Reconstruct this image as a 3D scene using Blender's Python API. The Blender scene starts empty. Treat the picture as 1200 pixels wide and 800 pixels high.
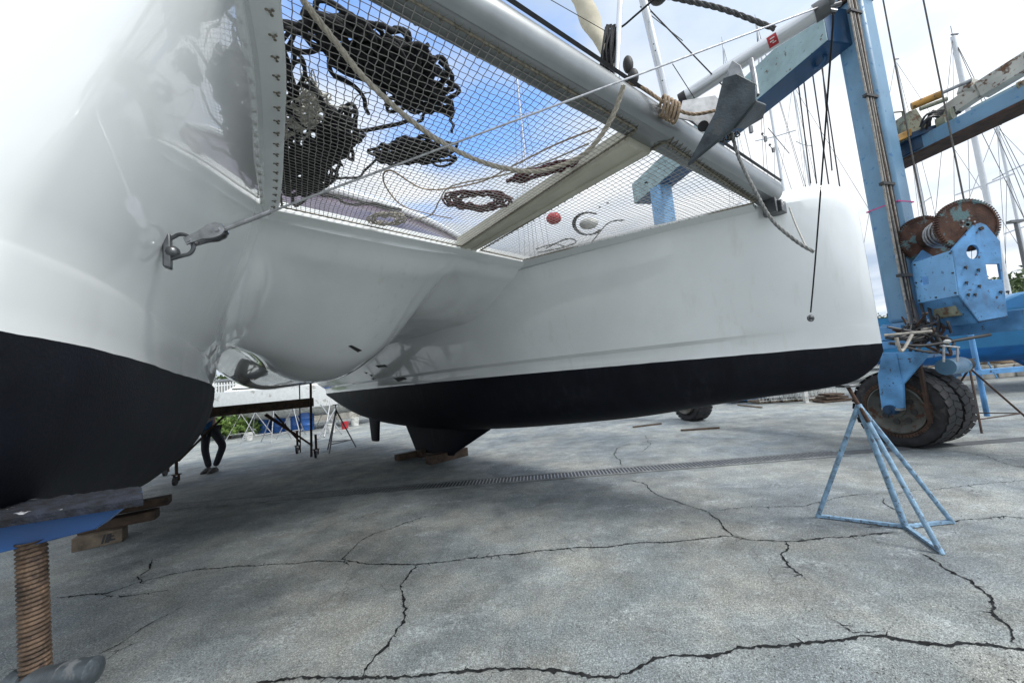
import bpy, bmesh, math, random
import numpy as np
from mathutils import Vector, Matrix, noise
random.seed(7)
C = bpy.context.scene.collection
SC = bpy.context.scene
# ------------------------------------------------------------ camera
F, PITCH, ROLL, CAMH = 450.0, 5.2, 5.3, 1.5
cam = bpy.data.objects.new('camera', bpy.data.cameras.new('camera'))
C.objects.link(cam); SC.camera = cam
RM = Matrix.Rotation(math.radians(90+PITCH), 3, 'X') @ Matrix.Rotation(math.radians(-ROLL), 3, 'Z')
cam.matrix_world = Matrix.Translation((0, 0, CAMH)) @ RM.to_4x4()
cam.data.sensor_width = 36; cam.data.lens = F/1200*36
cam.data.clip_start = 0.05; cam.data.clip_end = 3000
# ------------------------------------------------------------ world
SUN_EL, SUN_AZ = 50.0, 120.0      # azimuth: compass style, 0 = +Y, 90 = +X
w = bpy.data.worlds.new('World'); SC.world = w; w.use_nodes = True
nt = w.node_tree; N = nt.nodes; L = nt.links
bg = N['Background']
sky = N.new('ShaderNodeTexSky'); sky.sky_type = 'NISHITA'; sky.sun_disc = False
sky.sun_elevation = math.radians(SUN_EL); sky.sun_rotation = math.radians(SUN_AZ)
sky.altitude = 10; sky.dust_density = 0.6; sky.ozone_density = 2.0
tc = N.new('ShaderNodeTexCoord')
# clouds live on the sky's own directions
sep = N.new('ShaderNodeSeparateXYZ'); L.new(tc.outputs['Generated'], sep.inputs[0])
def mth(op, a, b=None, clamp=False):
    n = N.new('ShaderNodeMath'); n.operation = op; n.use_clamp = clamp
    for i, v in enumerate((a, b)):
        if v is None: continue
        if isinstance(v, (int, float)): n.inputs[i].default_value = v
        else: L.new(v, n.inputs[i])
    return n.outputs[0]
zz = mth('MAXIMUM', mth('ADD', sep.outputs[2], 0.12), 0.06)
cx = mth('DIVIDE', sep.outputs[0], zz); cy = mth('DIVIDE', sep.outputs[1], zz)
cb = N.new('ShaderNodeCombineXYZ'); L.new(cx, cb.inputs[0]); L.new(cy, cb.inputs[1])
cb.inputs[2].default_value = 3.3
nz = N.new('ShaderNodeTexNoise'); nz.inputs['Scale'].default_value = 0.75; nz.inputs['Detail'].default_value = 9
nz.inputs['Roughness'].default_value = 0.56; nz.inputs['Distortion'].default_value = 0.35
L.new(cb.outputs[0], nz.inputs['Vector'])
# an opening of blue sky in one direction
BLUE = Vector((-0.16, 0.74, 0.66)).normalized()
dp = N.new('ShaderNodeVectorMath'); dp.operation = 'DOT_PRODUCT'
L.new(tc.outputs['Generated'], dp.inputs[0]); dp.inputs[1].default_value = BLUE
gap = N.new('ShaderNodeMapRange'); gap.inputs[1].default_value = 0.87; gap.inputs[2].default_value = 1.0
gap.inputs[3].default_value = 0.0; gap.inputs[4].default_value = 0.28
L.new(dp.outputs['Value'], gap.inputs[0])
cov = mth('SUBTRACT', mth('ADD', nz.outputs['Fac'], 0.245), gap.outputs[0])
cm = N.new('ShaderNodeMapRange'); cm.inputs[1].default_value = 0.40; cm.inputs[2].default_value = 0.54
cm.interpolation_type = 'SMOOTHSTEP'; L.new(cov, cm.inputs[0])
nz2 = N.new('ShaderNodeTexNoise'); nz2.inputs['Scale'].default_value = 1.1; nz2.inputs['Detail'].default_value = 7
mp2 = N.new('ShaderNodeVectorMath'); mp2.operation = 'ADD'; mp2.inputs[1].default_value = (5.2, 1.7, 9)
L.new(cb.outputs[0], mp2.inputs[0]); L.new(mp2.outputs[0], nz2.inputs['Vector'])
cr = N.new('ShaderNodeValToRGB')
CLV = 5.3
cr.color_ramp.elements[0].position = 0.36; cr.color_ramp.elements[0].color = (0.44, 0.54, 0.68, 1)
cr.color_ramp.elements[1].position = 0.62; cr.color_ramp.elements[1].color = (0.90, 0.93, 0.96, 1)
L.new(nz2.outputs['Fac'], cr.inputs[0])
vs = N.new('ShaderNodeVectorMath'); vs.operation = 'SCALE'; vs.inputs['Scale'].default_value = CLV
L.new(cr.outputs[0], vs.inputs[0])
# the veil of cloud round the sun is the brightest part of the sky
azr, elr = math.radians(SUN_AZ), math.radians(SUN_EL)
sp_ = N.new('ShaderNodeVectorMath'); sp_.operation = 'DOT_PRODUCT'; L.new(tc.outputs['Generated'], sp_.inputs[0])
sp_.inputs[1].default_value = (math.sin(azr)*math.cos(elr), math.cos(azr)*math.cos(elr), math.sin(elr))
gl = N.new('ShaderNodeMapRange'); gl.interpolation_type = 'SMOOTHSTEP'; gl.inputs[1].default_value = .25; gl.inputs[2].default_value = 1.0
gl.inputs[3].default_value = CLV; gl.inputs[4].default_value = CLV*1.6; L.new(sp_.outputs['Value'], gl.inputs[0]); L.new(gl.outputs[0], vs.inputs['Scale'])
# slightly richer blue than the clear-air model
bs = N.new('ShaderNodeVectorMath'); bs.operation = 'MULTIPLY'; bs.inputs[1].default_value = (1.2, 1.55, 2.0)
L.new(sky.outputs[0], bs.inputs[0])
mx = N.new('ShaderNodeMix'); mx.data_type = 'RGBA'
L.new(cm.outputs[0], mx.inputs[0]); L.new(bs.outputs[0], mx.inputs[6]); L.new(vs.outputs[0], mx.inputs[7])
L.new(mx.outputs[2], bg.inputs[0]); bg.inputs[1].default_value = 0.132
# ------------------------------------------------------------ sun
sl = bpy.data.lights.new('sun', 'SUN'); sl.energy = 1.75; sl.angle = math.radians(16); sl.color = (1, .965, .91)
so = bpy.data.objects.new('sun', sl); C.objects.link(so)
az, el = math.radians(SUN_AZ), math.radians(SUN_EL)
sd = Vector((math.sin(az)*math.cos(el), math.cos(az)*math.cos(el), math.sin(el)))
so.rotation_euler = sd.to_track_quat('Z', 'Y').to_euler(); so.location = sd*30
SC.view_settings.view_transform = 'Standard'; SC.view_settings.look = 'None'
SC.view_settings.exposure = 0.82; SC.view_settings.gamma = 1; SC.view_settings.use_curve_mapping = False

# ------------------------------------------------------------ helpers: picture to place
EYE = Vector((0, 0, CAMH))
def ray(px, py): return RM @ Vector(((px-600)/F, (400-py)/F, -1))
def W(px, py, Y):
    d = ray(px, py); return EYE + d*(Y/d.y)
def G(px, py, z=0.0):
    d = ray(px, py); return EYE + d*((z-CAMH)/d.z)
def PLN(px, py, p, n):
    d = ray(px, py); n = Vector(n); return EYE + d*((Vector(p)-EYE).dot(n)/d.dot(n))
# boat frame
FU, FV = .69, .724
HEEL = 0.04
def B(u, v, z): return Vector((FU*u+FV*v, -FV*u+FU*v, z-HEEL*(v-1.92)))
def uv(p): return (FU*p[0]-FV*p[1], FV*p[0]+FU*p[1])

# ------------------------------------------------------------ helpers: materials
def nodes(name):
    m = bpy.data.materials.new(name); m.use_nodes = True
    return m, m.node_tree, m.node_tree.nodes['Principled BSDF']
def mat(name, col, rough=.5, metal=0, var=.12, scale=8, bump=0.0, bscale=60, wear=None, wamt=.0, wscale=12, coat=0, spec=None):
    m, t, b = nodes(name); n, l = t.nodes, t.links
    b.inputs['Metallic'].default_value = metal
    if spec is not None: b.inputs['Specular IOR Level'].default_value = spec
    if coat: b.inputs['Coat Weight'].default_value = coat; b.inputs['Coat Roughness'].default_value = .018
    tx = n.new('ShaderNodeTexCoord')
    a = n.new('ShaderNodeTexNoise'); a.inputs['Scale'].default_value = scale; a.inputs['Detail'].default_value = 6
    l.new(tx.outputs['Object'], a.inputs['Vector'])
    r = n.new('ShaderNodeMapRange'); r.inputs[3].default_value = 1-var*1.6; r.inputs[4].default_value = 1+var*1.6
    r.inputs[1].default_value = .25; r.inputs[2].default_value = .75
    l.new(a.outputs['Fac'], r.inputs[0])
    v = n.new('ShaderNodeVectorMath'); v.operation = 'SCALE'; v.inputs[0].default_value = col[:3]
    l.new(r.outputs[0], v.inputs['Scale']); out = v.outputs[0]
    rr = n.new('ShaderNodeMapRange'); rr.inputs[3].default_value = max(0.02, rough-.1); rr.inputs[4].default_value = min(1, rough+.1)
    l.new(a.outputs['Fac'], rr.inputs[0]); ro = rr.outputs[0]
    if wear:
        k = n.new('ShaderNodeTexNoise'); k.inputs['Scale'].default_value = wscale; k.inputs['Detail'].default_value = 9
        k.inputs['Roughness'].default_value = .65
        l.new(tx.outputs['Object'], k.inputs['Vector'])
        q = n.new('ShaderNodeMapRange'); c = .5+(.5-wamt)*.38
        wd_e = .12 if name in ('gelcoat', 'antifoul') else 0; q.inputs[1].default_value = c-.02-wd_e; q.inputs[2].default_value = c+.03+wd_e
        l.new(k.outputs['Fac'], q.inputs[0])
        x = n.new('ShaderNodeMix'); x.data_type = 'RGBA'; l.new(q.outputs[0], x.inputs[0])
        l.new(out, x.inputs[6]); x.inputs[7].default_value = (*wear[:3], 1); out = x.outputs[2]
        y = n.new('ShaderNodeMix'); l.new(q.outputs[0], y.inputs[0]); l.new(ro, y.inputs[2]); y.inputs[3].default_value = .85 if not wd_e else rough+.06; ro = y.outputs[0]
    l.new(out, b.inputs['Base Color']); l.new(ro, b.inputs['Roughness'])
    if bump:
        f = n.new('ShaderNodeTexNoise'); f.inputs['Scale'].default_value = bscale; f.inputs['Detail'].default_value = 5
        l.new(tx.outputs['Object'], f.inputs['Vector'])
        u = n.new('ShaderNodeBump'); u.inputs['Strength'].default_value = bump; u.inputs['Distance'].default_value = .01
        l.new(f.outputs['Fac'], u.inputs['Height']); l.new(u.outputs[0], b.inputs['Normal'])
    return m

M = {}
M['gelcoat'] = mat('gelcoat', (.80, .82, .815), .14, var=.03, scale=1.3, coat=1.0, wear=(.765, .785, .775), wamt=.30, wscale=2.2, bump=.012, bscale=3)
M['antifoul'] = mat('antifoul', (.0035, .0045, .009), .62, var=.35, scale=5, bump=.15, bscale=120, spec=.2, wear=(.008, .0095, .014), wamt=.35, wscale=3.5)
M['alu'] = mat('alu', (.27, .285, .29), .34, .5, var=.08, scale=6)
M['alu_light'] = mat('alu_light', (.62, .64, .66), .32, .7, var=.06, scale=6)
M['steel'] = mat('steel', (.42, .42, .43), .22, 1, var=.2, scale=40)
M['steel_dark'] = mat('steel_dark', (.13, .135, .14), .4, .8, var=.2, scale=30)
M['cream'] = mat('cream', (.52, .50, .40), .4, var=.08, scale=5)
M['net'] = mat('net', (.32, .31, .29), .8, var=.2, scale=30)
M['lace'] = mat('lace', (.20, .18, .14), .9, var=.35, scale=60)
M['rope_black'] = mat('rope_black', (.012, .012, .014), .85, var=.4, scale=80, bump=.5, bscale=200)
M['rope_beige'] = mat('rope_beige', (.42, .38, .31), .85, var=.2, scale=80, bump=.7, bscale=250)
M['rope_grey'] = mat('rope_grey', (.25, .25, .24), .85, var=.3, scale=90, bump=.7, bscale=250)
M['rope_tan'] = mat('rope_tan', (.38, .28, .19), .85, var=.3, scale=80, bump=.6, bscale=250)
M['rope_maroon'] = mat('rope_maroon', (.09, .02, .025), .85, var=.5, scale=70, bump=.6, bscale=250)
M['rope_white'] = mat('rope_white', (.60, .58, .52), .85, var=.2, scale=80, bump=.6, bscale=250)
M['red'] = mat('red', (.40, .02, .03), .5, var=.15)
M['rubber'] = mat('rubber', (.018, .018, .02), .8, var=.5, scale=10, bump=.3, bscale=60, wear=(.045, .043, .04), wamt=.25, wscale=6)
M['rubber_clean'] = mat('rubber_clean', (.02, .02, .022), .6, var=.3)
M['wood_dark'] = mat('wood_dark', (.07, .045, .03), .8, var=.4, scale=12, bump=.4)
M['wood'] = mat('wood', (.15, .115, .08), .8, var=.35, scale=12, bump=.4)
M['wood_pale'] = mat('wood_pale', (.50, .38, .25), .8, var=.25, scale=10, bump=.3)
M['blue'] = mat('blue', (.10, .275, .52), .5, var=.3, scale=4, wear=(.06, .05, .06), wamt=.17, wscale=14, bump=.15, bscale=30)
M['blue_pale'] = mat('blue_pale', (.15, .36, .62), .45, var=.16, scale=3, wear=(.06, .10, .17), wamt=.17, wscale=15, bump=.1, bscale=30)
M['blue_tower'] = mat('blue_tower', (.14, .27, .40), .42, var=.10, scale=2.5, wear=(.08, .20, .37), wamt=.20, wscale=9, bump=.1, bscale=30)
M['blue_deep'] = mat('blue_deep', (.012, .06, .14), .4, var=.15, scale=3)
M['blue_dark'] = mat('blue_dark', (.012, .045, .10), .6, var=.3, scale=6)
M['blue_jack'] = mat('blue_jack', (.22, .35, .48), .6, var=.25, scale=20, wear=(.13, .16, .20), wamt=.30, wscale=30, bump=.3, bscale=80)
M['blue_pad'] = mat('blue_pad', (.004, .075, .25), .4, var=.08, scale=6)
M['teal'] = mat('teal', (.24, .34, .36), .5, var=.15, scale=4, wear=(.12, .1, .08), wamt=.2, wscale=10)
M['rust'] = mat('rust', (.075, .036, .024), .85, .2, var=.4, scale=9, bump=.5, bscale=50, wear=(.10, .17, .18), wamt=.36, wscale=5)
M['rust_brown'] = mat('rust_brown', (.06, .035, .025), .85, .2, var=.4, scale=9, bump=.5, bscale=50)
M['rim'] = mat('rim', (.10, .10, .09), .7, .3, var=.3, scale=7, wear=(.09, .045, .03), wamt=.35, wscale=9, bump=.3)
M['cable'] = mat('cable', (.10, .095, .09), .6, .6, var=.3, scale=40)
M['hose'] = mat('hose', (.02, .02, .022), .5, var=.3, scale=20)
M['hose_grey'] = mat('hose_grey', (.28, .26, .23), .6, .2, var=.3, scale=20)
M['anchor'] = mat('anchor', (.07, .085, .095), .5, .4, var=.4, scale=9, bump=.35, bscale=90, wear=(.13, .14, .145), wamt=.3, wscale=14)
M['pipe_end'] = mat('pipe_end', (.03, .03, .03), .6)
M['tint'] = mat('tint', (.10, .075, .11), .12, var=.25, scale=2)
M['sailcloth'] = mat('sailcloth', (.48, .44, .34), .85, var=.12, scale=8, bump=.6, bscale=12)
M['thread'] = mat('thread', (.085, .055, .035), .6, .3, var=.5, scale=30, bump=.5, bscale=150, wear=(.05, .035, .03), wamt=.35, wscale=25)
M['rag'] = mat('rag', (.010, .013, .022), .95, var=.7, scale=35, bump=1, bscale=60, wear=(.45, .47, .5), wamt=.10, wscale=18)
M['white_paint'] = mat('white_paint', (.74, .75, .74), .45, var=.06, wear=(.45, .44, .40), wamt=.2, wscale=3)
M['concrete'] = mat('concrete', (.38, .36, .32), .9, var=.2, scale=4, bump=.4)
M['barrel'] = mat('barrel', (.02, .09, .30), .4, var=.2)
M['denim'] = mat('denim', (.022, .024, .032), .9, var=.3, scale=30, bump=.4)
M['shirt'] = mat('shirt', (.02, .10, .26), .9, var=.2, scale=20, bump=.3)
M['skin'] = mat('skin', (.30, .17, .11), .55, var=.08)
M['hair'] = mat('hair', (.02, .015, .012), .8)
M['shoe'] = mat('shoe', (.06, .055, .05), .8, var=.3, scale=30)
M['dirt_white'] = mat('dirt_white', (.55, .55, .52), .8, var=.3, scale=9)
M['yellow'] = mat('yellow', (.42, .22, .05), .6, var=.3, scale=8, wear=(.1, .06, .04), wamt=.3)
M['olive'] = mat('olive', (.20, .21, .15), .6, var=.3, scale=8, wear=(.12, .07, .04), wamt=.35)
M['crane_white'] = mat('crane_white', (.46, .45, .40), .55, var=.15, scale=4, wear=(.14, .08, .05), wamt=.32, wscale=7)
M['boat_blue'] = mat('boat_blue', (.02, .16, .34), .35, var=.12, scale=3)
M['boat_blue_bright'] = mat('boat_blue_bright', (.01, .14, .42), .5, var=.2, scale=3)
M['pink'] = mat('pink', (.60, .05, .22), .6)
M['galv'] = mat('galv', (.30, .31, .32), .5, .6, var=.25, scale=20)
M['mast'] = mat('mast', (.58, .60, .62), .35, .4, var=.05)
def streaks(m, amt, sc, lo, hi):
    # faint run-off stains that follow the vertical
    t = m.node_tree; n, l = t.nodes, t.links; b = n['Principled BSDF']; src = b.inputs['Base Color'].links[0].from_socket
    tx = n.new('ShaderNodeTexCoord'); mp = n.new('ShaderNodeMapping'); mp.inputs['Scale'].default_value = (sc, sc, sc*.10); l.new(tx.outputs['Object'], mp.inputs[0])
    a = n.new('ShaderNodeTexNoise'); a.inputs['Scale'].default_value = 1; a.inputs['Detail'].default_value = 7; a.inputs['Roughness'].default_value = .65; l.new(mp.outputs[0], a.inputs['Vector'])
    a2 = n.new('ShaderNodeTexNoise'); a2.inputs['Scale'].default_value = 1.1; l.new(tx.outputs['Object'], a2.inputs['Vector'])
    r = n.new('ShaderNodeMapRange'); r.inputs[1].default_value = lo; r.inputs[2].default_value = hi; r.inputs[4].default_value = amt; l.new(a.outputs['Fac'], r.inputs[0])
    r2 = n.new('ShaderNodeMapRange'); r2.inputs[1].default_value = .42; r2.inputs[2].default_value = .62; l.new(a2.outputs['Fac'], r2.inputs[0])
    k = n.new('ShaderNodeMath'); k.operation = 'MULTIPLY'; l.new(r.outputs[0], k.inputs[0]); l.new(r2.outputs[0], k.inputs[1])
    x = n.new('ShaderNodeMix'); x.data_type = 'RGBA'; l.new(k.outputs[0], x.inputs[0]); l.new(src, x.inputs[6])
    return x
x_ = streaks(M['gelcoat'], .35, 9, .55, .72); x_.inputs[7].default_value = (.56, .55, .48, 1)
M['gelcoat'].node_tree.links.new(x_.outputs[2], M['gelcoat'].node_tree.nodes['Principled BSDF'].inputs['Base Color'])
x_ = streaks(M['antifoul'], .55, 14, .50, .70); x_.inputs[7].default_value = (.022, .025, .032, 1)
M['antifoul'].node_tree.links.new(x_.outputs[2], M['antifoul'].node_tree.nodes['Principled BSDF'].inputs['Base Color'])
for nm_ in ('blue', 'blue_tower', 'blue_pale'):
    x_ = streaks(M[nm_], .6, 7, .56, .70); x_.inputs[7].default_value = (.07, .06, .055, 1)
    M[nm_].node_tree.links.new(x_.outputs[2], M[nm_].node_tree.nodes['Principled BSDF'].inputs['Base Color'])
def leafmat(name, c1, c2):
    m, t, b = nodes(name); n, l = t.nodes, t.links
    tx = n.new('ShaderNodeTexCoord'); a = n.new('ShaderNodeTexNoise'); a.inputs['Scale'].default_value = 3; a.inputs['Detail'].default_value = 4
    l.new(tx.outputs['Object'], a.inputs['Vector'])
    c = n.new('ShaderNodeValToRGB'); c.color_ramp.elements[0].position = .35; c.color_ramp.elements[1].position = .65
    c.color_ramp.elements[0].color = (*c1, 1); c.color_ramp.elements[1].color = (*c2, 1)
    l.new(a.outputs['Fac'], c.inputs[0]); l.new(c.outputs[0], b.inputs['Base Color']); b.inputs['Roughness'].default_value = .6
    return m
M['leaf'] = leafmat('leaf', (.03, .06, .018), (.09, .13, .035))
M['leaf_bright'] = leafmat('leaf_bright', (.06, .12, .02), (.16, .24, .05))

# ------------------------------------------------------------ helpers: meshes and things
class MB:
    def __init__(s): s.v = []; s.f = []; s.mi = []
    def add(s, vs, fs, mi=0):
        o = len(s.v); s.v += [Vector(x) for x in vs]; s.f += [tuple(i+o for i in f) for f in fs]; s.mi += [mi]*len(fs)
        return s
    def tube(s, pts, r, n=8, closed=False, caps=True, mi=0):
        pts = [Vector(p) for p in pts]; k = len(pts)
        rs = r if isinstance(r, (list, tuple)) else [r]*k
        vs = []; prev = None
        for i, p in enumerate(pts):
            a = pts[(i-1) % k] if (closed or i > 0) else p
            b = pts[(i+1) % k] if (closed or i < k-1) else p
            t = (b-a)
            t = t.normalized() if t.length > 1e-9 else Vector((0, 0, 1))
            if prev is None:
                x = t.cross(Vector((0, 0, 1)));
                if x.length < .05: x = t.cross(Vector((1, 0, 0)))
            else:
                x = prev - t*prev.dot(t)
                if x.length < 1e-6: x = t.cross(Vector((0.3, 0.5, 1)))
            x.normalize(); prev = x; y = t.cross(x)
            for j in range(n):
                g = 2*math.pi*j/n; vs.append(p+(x*math.cos(g)+y*math.sin(g))*rs[i])
        fs = []
        for i in range(k if closed else k-1):
            for j in range(n):
                a, b = i*n+j, i*n+(j+1) % n; c, d = ((i+1) % k)*n+(j+1) % n, ((i+1) % k)*n+j
                fs.append((a, b, c, d))
        if caps and not closed: fs.append(tuple(reversed(range(n)))); fs.append(tuple(range((k-1)*n, k*n)))
        return s.add(vs, fs, mi)
    def box(s, c, sx, sy, sz, ax=None, ay=None, az_=None, mi=0):
        c = Vector(c); X = Vector(ax or (1, 0, 0)).normalized(); Y = Vector(ay or (0, 1, 0)).normalized(); Z = Vector(az_ or (0, 0, 1)).normalized()
        vs = [c+X*(sx/2*a)+Y*(sy/2*b)+Z*(sz/2*d) for a in (-1, 1) for b in (-1, 1) for d in (-1, 1)]
        fs = [(0, 1, 3, 2), (4, 6, 7, 5), (0, 4, 5, 1), (2, 3, 7, 6), (0, 2, 6, 4), (1, 5, 7, 3)]
        return s.add(vs, fs, mi)
    def beam(s, a, b, w_, h, up=(0, 0, 1), mi=0):
        a, b = Vector(a), Vector(b); t = (b-a).normalized(); x = t.cross(Vector(up)).normalized(); y = x.cross(t).normalized()
        return s.box((a+b)/2, (b-a).length, w_, h, t, x, y, mi)
    def prism(s, pts, d, mi=0):
        pts = [Vector(p) for p in pts]; d = Vector(d); k = len(pts)
        fs = [tuple(range(k)), tuple(reversed(range(k, 2*k)))]
        fs += [(i, (i+1) % k+0, (i+1) % k+k, i+k) for i in range(k)]
        fs = [tuple(reversed(f)) for f in fs]
        return s.add(pts+[p+d for p in pts], fs, mi)
    def grid(s, rows, closed_u=False, mi=0):
        k = len(rows[0]); vs = [p for r in rows for p in r]; fs = []
        for i in range(len(rows)-1):
            for j in range(k-1 if not closed_u else k):
                fs.append((i*k+j, i*k+(j+1) % k, (i+1)*k+(j+1) % k, (i+1)*k+j))
        return s.add(vs, fs, mi)
    def disc(s, c, ax, r, th, n=32, mi=0):
        c = Vector(c); ax = Vector(ax).normalized(); return s.tube([c-ax*th/2, c+ax*th/2], r, n, mi=mi)
    def ball(s, c, rx, ry=None, rz=None, n=10, mi=0):
        c = Vector(c); ry = ry or rx; rz = rz or rx; rows = []
        for i in range(n+1):
            a = math.pi*i/n-math.pi/2; q = max(math.cos(a), 1e-3)
            rows.append([c+Vector((rx*q*math.cos(2*math.pi*j/(2*n)), ry*q*math.sin(2*math.pi*j/(2*n)), rz*math.sin(a))) for j in range(2*n)])
        return s.grid(rows, True, mi)
    def build(s, name, m, parent=None, smooth=35, bevel=0, label=None, weld=True):
        me = bpy.data.meshes.new(name)
        if parent is not None:
            R = parent; 
            while R.parent: R = R.parent
            mw = Matrix.LocRotScale(R.location, R.rotation_euler, R.scale); inv = mw.inverted(); loc = None
        else:
            a = np.array([tuple(v) for v in s.v]); mn, mxx = a.min(0), a.max(0)
            loc = Vector(((mn[0]+mxx[0])/2, (mn[1]+mxx[1])/2, mn[2])); inv = Matrix.Translation(-loc)
        me.from_pydata([tuple(inv @ v) for v in s.v], [], s.f)
        ms = m if isinstance(m, (list, tuple)) else [m]
        for q in ms: me.materials.append(q)
        if len(ms) > 1: me.polygons.foreach_set('material_index', s.mi)
        bm = bmesh.new(); bm.from_mesh(me)
        if weld: bmesh.ops.remove_doubles(bm, verts=bm.verts, dist=1e-5)
        bmesh.ops.recalc_face_normals(bm, faces=bm.faces)
        bm.to_mesh(me); bm.free()
        if smooth:
            me.shade_smooth(); me.set_sharp_from_angle(angle=math.radians(smooth))
        o = bpy.data.objects.new(name, me); C.objects.link(o)
        if parent is not None: o.parent = parent
        else: o.location = loc
        if bevel:
            b = o.modifiers.new('bevel', 'BEVEL'); b.width = bevel; b.segments = 2; b.limit_method = 'ANGLE'; b.angle_limit = math.radians(40)
        if label: o['label'] = label
        return o
def tag(o, label=None, cat=None, group=None, kind=None):
    if label: o['label'] = label
    if cat: o['category'] = cat
    if group: o['group'] = group
    if kind: o['kind'] = kind
    return o
def empty(name, loc, rz=0, label=None, cat=None, group=None):
    o = bpy.data.objects.new(name, None); C.objects.link(o); o.location = loc; o.rotation_euler = (0, 0, rz)
    o.empty_display_size = .2
    return tag(o, label, cat, group)
def kids(o, allo): return [x for x in allo if x.parent is o]
def copy_tree(o, parent=None):
    allo = list(C.objects)
    def rec(x, par):
        c = x.copy(); C.objects.link(c); c.parent = par
        for k in allo:
            if k.parent is x: rec(k, c)
        return c
    return rec(o, parent)
def interp(x, tab):
    xs = [t[0] for t in tab]; ys = [t[1] for t in tab]
    # smooth (monotone-ish) cubic
    if x <= xs[0]: return ys[0]
    if x >= xs[-1]: return ys[-1]
    i = max(j for j in range(len(xs)) if xs[j] <= x); i = min(i, len(xs)-2)
    def sl_(j):
        if j <= 0: return (ys[1]-ys[0])/(xs[1]-xs[0])
        if j >= len(xs)-1: return (ys[-1]-ys[-2])/(xs[-1]-xs[-2])
        return (ys[j+1]-ys[j-1])/(xs[j+1]-xs[j-1])
    h = xs[i+1]-xs[i]; t = (x-xs[i])/h; m0, m1 = sl_(i)*h, sl_(i+1)*h
    return (2*t**3-3*t*t+1)*ys[i]+(t**3-2*t*t+t)*m0+(-2*t**3+3*t*t)*ys[i+1]+(t**3-t*t)*m1
def smooth_path(pts, n=8):
    pts = [Vector(p) for p in pts]; out = []
    for i in range(len(pts)-1):
        p0 = pts[max(i-1, 0)]; p1 = pts[i]; p2 = pts[i+1]; p3 = pts[min(i+2, len(pts)-1)]
        for k in range(n):
            t = k/n; out.append(.5*((2*p1)+(p2-p0)*t+(2*p0-5*p1+4*p2-p3)*t*t+(3*p1-p0-3*p2+p3)*t**3))
    out.append(pts[-1]); return out
def ss(x): x = max(0, min(1, x)); return x*x*(3-2*x)
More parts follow.
